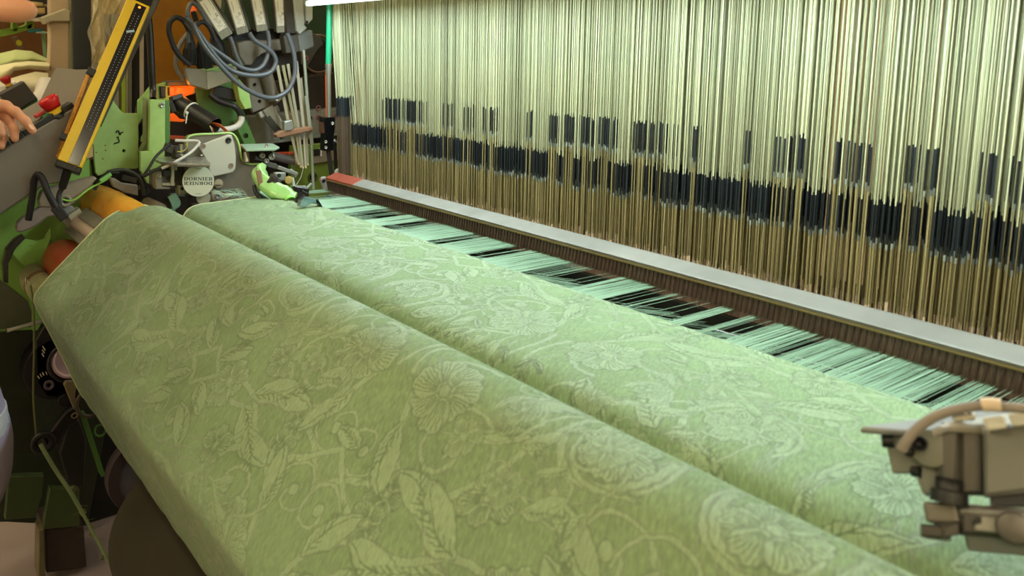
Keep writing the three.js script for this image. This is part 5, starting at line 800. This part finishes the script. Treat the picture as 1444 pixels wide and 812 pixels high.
// ---------------------------------------------------------------- below the cloth on the left
{
  const t = thing('worm_gear', 'black gear housing with pale scale marks and a glossy mauve dial below the cloth edge', 'gearbox', onX(90, 570, -1.93));
  part(t, 'housing', [disc(onX(82, 520, -1.95), NX, 0.075, 0.05, 48), plateX(-1.95, [[50, 480], [62, 460], [110, 470], [112, 570], [100, 590], [88, 560], [66, 560], [52, 540]], 0.03, 0.003)], mat('#141114', 0.35));
  part(t, 'ring', new THREE.TorusGeometry(0.046, 0.005, 10, 56).rotateY(Math.PI / 2).translate(...onX(98, 510, -1.925).toArray()), mat('#2a2429', 0.2));
  part(t, 'dial', turned(onX(99, 508, -1.94), onX(99, 508, -1.91), [[0, 0], [0, 0.042], [0.02, 0.042], [0.026, 0.038], [0.022, 0.03], [0.018, 0]], 48), mat('#b79fae', 0.2, 0.3));
  for (const [a, b, c, d] of [[60, 488, 64, 494], [59.5, 493, 63, 498], [59, 498, 62, 503], [53, 530, 56, 534], [56.5, 527, 59, 531.5], [60, 525, 62, 529.5], [64.5, 524, 66.5, 528.5]]) part(t, 'scale_mark', slab(onX(a, b, -1.918), onX(c, d, -1.918), 0.0022, 0.001, NX), mat('#d8d2b4', 0.5));
  part(t, 'nut', turned(onX(69, 543, -1.93), onX(69, 543, -1.91), [[0, 0.012], [0.016, 0.012], [0.018, 0.010], [0.018, 0.005], [0.012, 0.004]], 24), mat('#4b4046', 0.4, 0.3));
  part(t, 'hub', disc(onX(92, 565, -1.915), NX, 0.016, 0.02, 32), mat('#18141a', 0.35));
  const s = thing('worn_segment', 'beige worn gear segment and ring under the mauve dial', 'gear', onX(100, 590, -1.88));
  part(s, 'segment', plateX(-1.88, [[90, 543], [93, 538], [105, 537], [108, 546], [106, 560], [110, 576], [104, 577], [97, 560]], 0.012, 0.002), mat('#8a8161', 0.6, 0.2, worn));
  part(s, 'ring', new THREE.TorusGeometry(0.030, 0.0045, 10, 48).rotateY(Math.PI / 2).rotateZ(0.2).translate(...onX(127, 568, -1.87).toArray()), mat('#4c4238', 0.4, 0.4));
  const a = thing('black_linkage', 'black curved arm ending in a ring that holds the frayed green cord', 'arm', onX(60, 640, -1.90));
  part(a, 'arm', plateX(-1.90, [[104, 574], [112, 582], [111, 594], [100, 602], [90, 614], [80, 628], [66, 634], [58, 618], [72, 608], [82, 594], [94, 580]], 0.02, 0.004), mat('#1b191a', 0.4, 0.3));
  part(a, 'ring', new THREE.TorusGeometry(0.020, 0.008, 12, 36).rotateY(Math.PI / 2).translate(...onX(61, 624, -1.89).toArray()), mat('#1b191a', 0.4, 0.3));
  part(a, 'eye', new THREE.TorusGeometry(0.006, 0.0015, 8, 20).rotateY(Math.PI / 2).translate(...onX(105, 586, -1.885).toArray()), mat('#8a7a5a', 0.4, 0.4));
  part(a, 'lower_link', plateX(-1.94, [[96, 600], [112, 592], [122, 620], [118, 690], [96, 680], [84, 640]], 0.02, 0.003), mat('#141414', 0.5));
  const c = thing('frayed_cord', 'frayed green selvedge cord slanting down from the black ring', 'cord', onX(165, 812, -1.72));
  const pts = X3([[57, 626, -1.87], [66, 642, -1.86], [82, 668, -1.85], [100, 694, -1.83], [118, 726, -1.81], [134, 756, -1.79], [150, 785, -1.76], [168, 818, -1.74], [190, 860, -1.72]]);
  part(c, 'cord', [tube(pts.slice(0, 5), 0.0048, 40, 7), tube(pts.slice(4), 0.0036, 40, 7)], mat('#76865c', 0.9));
  const cu = new THREE.CatmullRomCurve3(pts), fz = []; for (let i = 0; i < 260; i++) { const u = rr(0.35, 0.98), p = cu.getPoint(u), L = rr(0.003, 0.009) * (rnd() < 0.06 ? 4 : 1), e = V(rr(-1, 1), rr(-1, 1), rr(-1, 1)).normalize().multiplyScalar(L); fz.push(cyl(p, p.clone().add(e), 0.0005, 0.0003, 4)); }
  part(c, 'fibres', fz, mat('#8f9a5e', 0.9)).userData.kind = 'stuff';
  single('thin_cord', cableX([[43, 402, -1.80], [46, 420, -1.80], [48, 450, -1.80], [48, 500, -1.80], [47, 560, -1.82], [51, 612, -1.86]], 0.0022), mat('#6d7048', 0.9), 'thin olive cord hanging straight down from the cloth corner', 'cord');
  const r = thing('cloth_roll', 'big dark roll of woven cloth under the loom', 'roll', V(-1.0, 0.08, -0.55));
  const rc = V(0, 0.265, -0.56);
  const crumple = new THREE.CylinderGeometry(0.185, 0.185, 1.5, 72, 40, true).rotateZ(Math.PI / 2); { const P = crumple.attributes.position; for (let i = 0; i < P.count; i++) { const a = Math.atan2(P.getY(i), P.getZ(i)), k = 1 + 0.012 * (noise2(P.getX(i) * 9, Math.sin(a) * 3 + 4, 71) - 0.5); P.setY(i, P.getY(i) * k); P.setZ(i, P.getZ(i) * k); } crumple.computeVertexNormals(); }
  part(r, 'cloth', crumple.translate(-0.86, rc.y, rc.z), mat('#3a3526', 0.9, 0, { side: THREE.DoubleSide }));
  part(r, 'end', turned(V(-1.608, rc.y, rc.z), V(-1.61, rc.y, rc.z), [[0, 0], [0, 0.184], [0.0015, 0.184], [0.002, 0]], 64), mat('#40382b', 0.9));
  part(r, 'core_tube', cyl(V(-1.76, rc.y + 0.075, rc.z + 0.05), V(-1.60, rc.y + 0.075, rc.z + 0.05), 0.07, 0.07, 40), mat('#42404c', 0.35, 0.3));
  part(r, 'core_flange', disc(V(-1.75, rc.y + 0.075, rc.z + 0.05), NX, 0.095, 0.03, 48), mat('#3d3236', 0.6));
  single('dust_clumps', [0, 1, 2, 3].map((i) => { const g = new THREE.IcosahedronGeometry(rr(0.005, 0.009), 2), P = g.attributes.position; for (let k = 0; k < P.count; k++) { const q = 0.6 + 0.8 * noise2(P.getX(k) * 300 + i, P.getY(k) * 300 + P.getZ(k) * 200, 81); P.setXYZ(k, P.getX(k) * q, P.getY(k) * q, P.getZ(k) * q); } g.computeVertexNormals(); const p = onX(104 + i * 13, 690 + i * 32, -1.84); return g.translate(p.x, p.y, p.z); }), mat('#5c5a3e', 1), 'clumps of fluff clinging behind the frayed cord', 'fluff', null, 'stuff');
}
// ---------------------------------------------------------------- right temple, near the camera
{
  const D = 0.742, Q = 0.742 / 0.845, P = (a, b, d = D) => at(a, b, d);
  const t = thing('fabric_temple', 'grey metal temple head close by on the right selvedge', 'casting', P(1380, 740).setY(0.955));
  const bronze = mat('#7b7b78', 0.45, 0.3, worn), dark = mat('#514c49', 0.5, 0.3, worn), y0 = P(1330, 600).y;
  const onTop = (list, y) => list.map(([a, b]) => onY(a, b, y));
  part(t, 'shoe', plate(onTop([[1214, 602], [1222, 599], [1290, 590], [1330, 582], [1400, 574], [1470, 572], [1500, 590], [1440, 596], [1330, 604], [1290, 608]], P(1290, 602).y), UPV, 0.005, 0.0015), mat('#8d8d8c', 0.4, 0.3));
  part(t, 'sensor_block', [slab(P(1252, 640, D), P(1322, 638, D - 0.004), 0.028, 0.03, undefined, 0.002)], mat('#787a72', 0.5, 0.2));
  part(t, 'round_end', turned(P(1311, 632, D), P(1311, 632, D - 0.016), [[0, 0.0135], [0.014, 0.0135], [0.016, 0.012], [0.016, 0]], 32), mat('#76776e', 0.5, 0.2));
  part(t, 'socket_screw', turned(P(1296, 625, D - 0.01), P(1296, 625, D - 0.024), [[0, 0.0055], [0.012, 0.0055], [0.014, 0.0045], [0.009, 0.003], [0.009, 0]], 20), BLACK);
  part(t, 'socket_screw', turned(P(1282, 637, D - 0.008), P(1282, 637, D - 0.02), [[0, 0.0035], [0.012, 0.0035], [0.012, 0]], 16), BLACK);
  part(t, 'side_screw', cyl(P(1243, 620, D), P(1260, 621, D), 0.0055), BLACK);
  part(t, 'lower_cam', plateAt([1310, 680], D - 0.004, away(P(1310, 680)), [[1292, 650], [1330, 650], [1330, 694], [1306, 700], [1300, 694], [1294, 676]], 0.02, 0.002), mat('#7b7d74', 0.5, 0.2));
  part(t, 'cam_pin', cyl(P(1288, 664, D), P(1300, 666, D - 0.004), 0.004), BLACK);
  part(t, 'column', plateAt([1340, 640], D - 0.016, away(P(1340, 640)), [[1322, 602], [1348, 597], [1352, 598], [1352, 690], [1324, 690], [1323, 660]], 0.03, 0.003), mat('#625f5c', 0.45, 0.3, worn));
  part(t, 'housing', plateAt([1370, 640], D - 0.012, away(P(1390, 640)).applyAxisAngle(UPV, 0.35), [[1350, 598], [1384, 597], [1392, 600], [1393, 700], [1352, 700]], 0.04, 0.004), mat('#666260', 0.42, 0.4, worn));
  part(t, 'side_wall', plateAt([1393, 640], D - 0.018, away(P(1420, 640)).applyAxisAngle(UPV, -0.25), [[1384, 602], [1480, 590], [1480, 690], [1386, 701]], 0.03, 0.003), mat('#898a87', 0.5, 0.2, worn));
  part(t, 'top_lid', plate(onTop([[1316, 603], [1330, 594], [1396, 584], [1500, 572], [1500, 600], [1395, 606], [1384, 600], [1340, 598]], P(1380, 596).y + 0.004), UPV, 0.007, 0.002), mat('#b0aba0', 0.4, 0.2));
  part(t, 'white_pad', [slab(P(1388, 598, D - 0.03), P(1418, 594, D - 0.03), 0.009, 0.02, undefined, 0.002), slab(P(1424, 592, D - 0.03), P(1470, 588, D - 0.03), 0.009, 0.02, undefined, 0.002)], mat('#e2e0d6', 0.4));
  for (const [a, b] of [[1350, 588], [1359, 587], [1368, 586]]) part(t, 'bright_screw', disc(P(a, b, D - 0.02), away(P(a, b)), 0.0035, 0.004, 16), CHROME);
  part(t, 'stud', [turned(P(1338, 693, D - 0.018), P(1338, 679, D - 0.018), [[0, 0.008], [0.009, 0.008], [0.0092, 0]], 24), turned(P(1338, 710, D - 0.018), P(1338, 694, D - 0.018), [[0, 0.0115], [0.0075, 0.0115], [0.009, 0.010], [0.009, 0]], 24)], BLACK);
  part(t, 'washer', slab(P(1302, 722, D - 0.016), P(1352, 724, D - 0.02), 0.014, 0.03, undefined, 0.003), mat('#77736b', 0.4, 0.3));
  part(t, 'hex_block', [plateAt([1314, 748], D - 0.026, away(P(1314, 748)).applyAxisAngle(UPV, -0.3), [[1297, 738], [1330, 741], [1330, 760], [1297, 756]], 0.02, 0.0015), plateAt([1340, 748], D - 0.028, away(P(1340, 748)).applyAxisAngle(UPV, 0.35), [[1330, 741], [1354, 735], [1354, 754], [1330, 760]], 0.02, 0.0015)], dark);
  part(t, 'arm', plateAt([1400, 735], D - 0.022, away(P(1400, 735)), [[1352, 716], [1400, 714], [1480, 722], [1480, 768], [1440, 765], [1396, 757], [1352, 754]], 0.02, 0.003), dark);
  part(t, 'arm_top', slab(P(1352, 713, D - 0.018), P(1480, 722, D - 0.02), 0.010, 0.03, UPV, 0.002), mat('#858380', 0.4, 0.3));
  part(t, 'slot', [plateAt([1390, 742], D - 0.0245, away(P(1390, 742)), [[1372, 735], [1380, 728], [1412, 730], [1414, 746], [1408, 752], [1374, 748]], 0.004, 0.001)], mat('#8d8a83', 0.4, 0.2));
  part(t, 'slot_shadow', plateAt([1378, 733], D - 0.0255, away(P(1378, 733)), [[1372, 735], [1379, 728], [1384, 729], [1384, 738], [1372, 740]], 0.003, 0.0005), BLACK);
  part(t, 'arm_bolt', turned(P(1432, 746, D - 0.02), P(1430, 744, D - 0.036), [[0, 0.0105], [0.011, 0.0105], [0.014, 0.0085], [0.014, 0]], 28), mat('#5f5b57', 0.4, 0.4));
  part(t, 'dark_gap', plateAt([1420, 702], D - 0.012, away(P(1420, 702)), [[1396, 700], [1440, 690], [1480, 690], [1480, 716], [1396, 714]], 0.01, 0.001), mat('#1c1d22', 0.4));
  const c = thing('temple_cable', 'soft grey cable arching over the right temple', 'cable', P(1275, 640, D - 0.03));
  part(c, 'cable', tube([[1272, 634], [1277, 624], [1290, 608], [1306, 595], [1326, 584], [1350, 577], [1380, 572], [1420, 574], [1470, 579]].map(([a, b], i) => P(a, b, D - 0.03 - i * 0.002)), 0.0035, 60, 10), mat('#8f857d', 0.5));
  part(c, 'sleeve', tube([[1384, 571], [1396, 570], [1412, 572]].map(([a, b]) => P(a, b, D - 0.045)), 0.0048, 20, 10), mat('#d9c6ae', 0.5), 'pale sleeve');
}
// ---------------------------------------------------------------- the operator at the left edge
{
  const smin = (a, b, k) => { const h = clamp(0.5 + 0.5 * (b - a) / k, 0, 1); return lerp(b, a, h) - k * h * (1 - h); };
  // bones: [ax,ay,az,ar, bx,by,bz,br]; capsules joined with a smooth minimum and meshed
  function skin(bones, cell, k) {
    const b3 = new THREE.Box3(); for (const [p, r, q, s] of bones) { const R = Math.max(r, s) + 2.5 * cell; b3.expandByPoint(p.clone().addScalar(R)).expandByPoint(p.clone().addScalar(-R)).expandByPoint(q.clone().addScalar(R)).expandByPoint(q.clone().addScalar(-R)); }
    const size = b3.getSize(V(0, 0, 0)), half = Math.max(size.x, size.y, size.z) / 2, c = b3.getCenter(V(0, 0, 0)), res = Math.ceil(2 * half / cell) + 2;
    const mc = new MarchingCubes(res, new THREE.MeshBasicMaterial(), false, false, 400000); mc.isolation = 0; mc.reset();
    const step = 2 / res, field = mc.field, h = (mc.halfsize ?? res / 2); field.fill(-1);
    const segs = bones.map(([p, r, q, s]) => ({ p, d: q.clone().sub(p), r, s, l2: Math.max(1e-9, p.distanceToSquared(q)) }));
    for (let z = 0; z < res; z++) for (let y = 0; y < res; y++) for (let x = 0; x < res; x++) {
      const X = c.x + (x - h) / h * half, Y = c.y + (y - h) / h * half, Z = c.z + (z - h) / h * half; let D = 1e3;
      for (const s of segs) { const ex = X - s.p.x, ey = Y - s.p.y, ez = Z - s.p.z, t = clamp((ex * s.d.x + ey * s.d.y + ez * s.d.z) / s.l2, 0, 1), fx = ex - s.d.x * t, fy = ey - s.d.y * t, fz = ez - s.d.z * t; const v = Math.sqrt(fx * fx + fy * fy + fz * fz) - lerp(s.r, s.s, t); D = D > 900 ? v : smin(D, v, k); }
      field[x + y * res + z * res * res] = -D;
    }
    mc.update();
    const n = mc.count ?? mc.geometry.drawRange.count, g = new THREE.BufferGeometry();
    const pa = new Float32Array(mc.positionArray.subarray(0, n * 3)), na = new Float32Array(mc.normalArray.subarray(0, n * 3));
    for (let i = 0; i < n; i++) { pa[i * 3] = c.x + pa[i * 3] * half; pa[i * 3 + 1] = c.y + pa[i * 3 + 1] * half; pa[i * 3 + 2] = c.z + pa[i * 3 + 2] * half; const L = Math.hypot(na[i * 3], na[i * 3 + 1], na[i * 3 + 2]) || 1; na[i * 3] /= L; na[i * 3 + 1] /= L; na[i * 3 + 2] /= L; }
    g.setAttribute('position', new THREE.BufferAttribute(pa, 3)); g.setAttribute('normal', new THREE.BufferAttribute(na, 3));
    return g;
  }
  const chain = (...a) => { const o = []; for (let i = 0; i + 3 < a.length; i += 2) o.push([a[i], a[i + 1], a[i + 2], a[i + 3]]); return o; };
  const B = V(-1.47, 0, 0.006);
  const wl = at(-40, 140, 1.93), wr = at(-75, 22, 1.10);                              // wrists
  const sl = V(B.x - 0.18, 1.40, -0.02), sr = V(B.x + 0.18, 1.40, 0.0), el = V(-1.78, 1.17, -0.06), er = V(-1.20, 1.16, 0.02);
  const legs = (g) => [...chain(V(B.x - 0.09, 0.92, B.z), 0.095 + g, V(B.x - 0.10, 0.50, B.z - 0.03), 0.062 + g, V(B.x - 0.10, 0.10, B.z + 0.01), 0.042 + g), ...chain(V(B.x + 0.09, 0.92, B.z - 0.01), 0.095 + g, V(B.x + 0.105, 0.70, B.z - 0.075), 0.088 + g, V(B.x + 0.10, 0.48, B.z - 0.06), 0.06 + g, V(B.x + 0.10, 0.10, B.z), 0.042 + g)];
  const torso = (g) => [[V(B.x - 0.06, 0.98, B.z), 0.115 + g, V(B.x + 0.06, 0.98, B.z), 0.115 + g], [V(B.x, 1.0, B.z), 0.12 + g, V(B.x, 1.25, B.z), 0.115 + g], [V(B.x - 0.09, 1.33, B.z), 0.09 + g, V(B.x + 0.09, 1.33, B.z), 0.09 + g], [sl, 0.06 + g, sr, 0.06 + g]];
  const body = skin([...torso(0), ...legs(0), [V(B.x, 1.42, B.z), 0.055, V(B.x, 1.55, B.z - 0.01), 0.052], ...chain(sl, 0.052, el, 0.042, wl, 0.028), ...chain(sr, 0.052, er, 0.042, wr, 0.028),
    [V(B.x - 0.10, 0.06, B.z + 0.02), 0.04, V(B.x - 0.11, 0.04, B.z - 0.12), 0.03], [V(B.x + 0.10, 0.06, B.z + 0.01), 0.04, V(B.x + 0.11, 0.04, B.z - 0.13), 0.03]], 0.0135, 0.03);
  const hc = V(B.x, 1.65, B.z - 0.01);
  const head = skin([[hc.clone().add(V(0, 0.03, 0.015)), 0.088, hc.clone().add(V(0, 0.0, -0.015)), 0.078], [hc.clone().add(V(0, -0.05, -0.03)), 0.055, hc.clone().add(V(0, -0.085, -0.05)), 0.035], [hc.clone().add(V(0, -0.10, 0.0)), 0.05, hc.clone().add(V(0, -0.06, 0)), 0.06],
    [hc.clone().add(V(0, 0.01, -0.088)), 0.010, hc.clone().add(V(0, -0.025, -0.108)), 0.014], [hc.clone().add(V(-0.02, -0.062, -0.088)), 0.008, hc.clone().add(V(0.02, -0.062, -0.088)), 0.008],
    ...[-1, 1].flatMap((s) => [[hc.clone().add(V(s * 0.032, 0.012, -0.078)), 0.013, hc.clone().add(V(s * 0.034, 0.012, -0.078)), 0.013], [hc.clone().add(V(s * 0.085, 0.0, 0.01)), 0.012, hc.clone().add(V(s * 0.088, -0.035, 0.0)), 0.010], [hc.clone().add(V(s * 0.018, 0.032, -0.085)), 0.007, hc.clone().add(V(s * 0.045, 0.030, -0.078)), 0.007]])], 0.006, 0.014);
  // left hand on the console keys: fingers as short chains from the knuckles
  const H = (list, r) => { const o = []; for (let i = 0; i + 1 < list.length; i++) o.push([at(...list[i]), r * (1 - 0.09 * i), at(...list[i + 1]), r * (1 - 0.09 * (i + 1))]); return o; };
  const left = skin([[wl, 0.026, at(-14, 146, 1.93), 0.020], [at(-20, 148, 1.93), 0.018, at(8, 150, 1.925), 0.0125], [at(-20, 158, 1.95), 0.018, at(1, 160, 1.945), 0.0125], [at(-22, 168, 1.965), 0.016, at(-6, 170, 1.965), 0.012], [at(-24, 174, 1.98), 0.015, at(-13, 178, 1.98), 0.011],
    ...H([[8, 150, 1.925], [22, 158, 1.905], [36, 171, 1.895], [46, 184, 1.893]], 0.0112), ...H([[1, 160, 1.945], [13, 168, 1.925], [20, 182, 1.912], [21, 195, 1.908]], 0.0112), ...H([[-6, 170, 1.965], [2, 182, 1.945], [4, 194, 1.925], [2, 206, 1.915]], 0.0105), ...H([[-13, 178, 1.98], [-10, 190, 1.96], [-10, 202, 1.94], [-12, 212, 1.925]], 0.009), ...H([[-24, 156, 1.925], [-12, 166, 1.905], [-2, 178, 1.897], [2, 188, 1.893]], 0.0125)], 0.0034, 0.007);
  const right = skin([[wr, 0.026, at(-55, 20, 1.10), 0.022], [at(-58, 14, 1.10), 0.020, at(-46, 24, 1.11), 0.020], ...chain(at(-52, 12, 1.095), 0.0138, at(-18, 12, 1.088), 0.0138, at(9, 14, 1.085), 0.0127, at(24, 14.2, 1.084), 0.0136, at(38, 14.8, 1.083), 0.0118),
    ...H([[-46, 22, 1.12], [-24, 34, 1.14], [-34, 46, 1.13], [-48, 44, 1.12]], 0.010), ...H([[-50, 30, 1.13], [-30, 44, 1.15], [-40, 54, 1.14], [-54, 50, 1.13]], 0.010), ...H([[-56, 36, 1.13], [-38, 52, 1.15], [-48, 62, 1.14], [-60, 56, 1.13]], 0.0095), ...H([[-62, 40, 1.13], [-48, 58, 1.14], [-56, 66, 1.13], [-66, 60, 1.12]], 0.0085)], 0.0032, 0.006);
  const skinTex = texture(128, 128, (u, v, x, y) => { const k = 0.9 + 0.1 * noise2(x / 6, y / 6, 91); return [k, k * 0.97, k * 0.95]; });
  const skinMat = mat('#d79a78', 0.5, 0, { sheen: 0.2, sheenColor: new THREE.Color(1, 0.5, 0.4) });
  const t = thing('person', 'person in mauve grey work trousers pressing console keys, other thumb raised', 'person', V(B.x, 0, B.z));
  part(t, 'body', [body, head, left, right].map((g) => g), skinMat);
  const nailAt = (p, n, up) => { const g = new THREE.SphereGeometry(1, 14, 10).scale(0.0058, 0.0075, 0.0016), z = n.clone().normalize(), y = up.clone().addScaledVector(z, -up.dot(z)).normalize(), x = new THREE.Vector3().crossVectors(y, z); return g.applyMatrix4(new THREE.Matrix4().makeBasis(x, y, z).setPosition(p)); };
  part(t, 'fingernail', nailAt(at(44, 179, 1.885), at(44, 179, 1.885).sub(at(36, 186, 1.90)), at(46, 184, 1.89).sub(at(36, 171, 1.89))), mat('#dfae92', 0.3));
  const cloth = (c) => mat(c, 0.9, 0, { bumpMap: scuff, bumpScale: 0.001 });
  part(t, 'trousers', skin([...legs(0.012).map((b) => b), [V(B.x - 0.06, 0.96, B.z), 0.122, V(B.x + 0.06, 0.96, B.z), 0.122], [V(B.x + 0.115, 0.80, B.z - 0.075), 0.092, V(B.x + 0.115, 0.66, B.z - 0.085), 0.092]], 0.013, 0.03), cloth('#8a7f96'));
  part(t, 'reflective_band', turned(V(B.x + 0.113, 0.745, B.z - 0.078), V(B.x + 0.114, 0.715, B.z - 0.08), [[0, 0.099], [0, 0.1025], [0.03, 0.1025], [0.03, 0.099]], 40), mat('#b9bac0', 0.35, 0.2), 'pale grey reflective band');
  part(t, 'shirt', skin([...torso(0.012), ...chain(sl, 0.068, sl.clone().lerp(el, 0.7), 0.06), ...chain(sr, 0.068, sr.clone().lerp(er, 0.7), 0.06)], 0.0135, 0.035), cloth('#3b4152'));
  const hair = skin([[hc.clone().add(V(0, 0.055, 0.03)), 0.083, hc.clone().add(V(0, 0.04, 0.035)), 0.086], [hc.clone().add(V(0, 0.0, 0.05)), 0.06, hc.clone().add(V(0, -0.04, 0.045)), 0.05]], 0.008, 0.02);
  part(t, 'hair', hair, mat('#3a2a1e', 0.8));
  for (const s of [-1, 1]) part(t, 'shoe', skin([[V(B.x + s * 0.105, 0.055, B.z + 0.03), 0.052, V(B.x + s * 0.112, 0.045, B.z - 0.15), 0.043], [V(B.x + s * 0.105, 0.10, B.z + 0.02), 0.05, V(B.x + s * 0.105, 0.06, B.z), 0.05]], 0.009, 0.03), mat('#26231f', 0.6));
}
renderer.render(scene, camera);
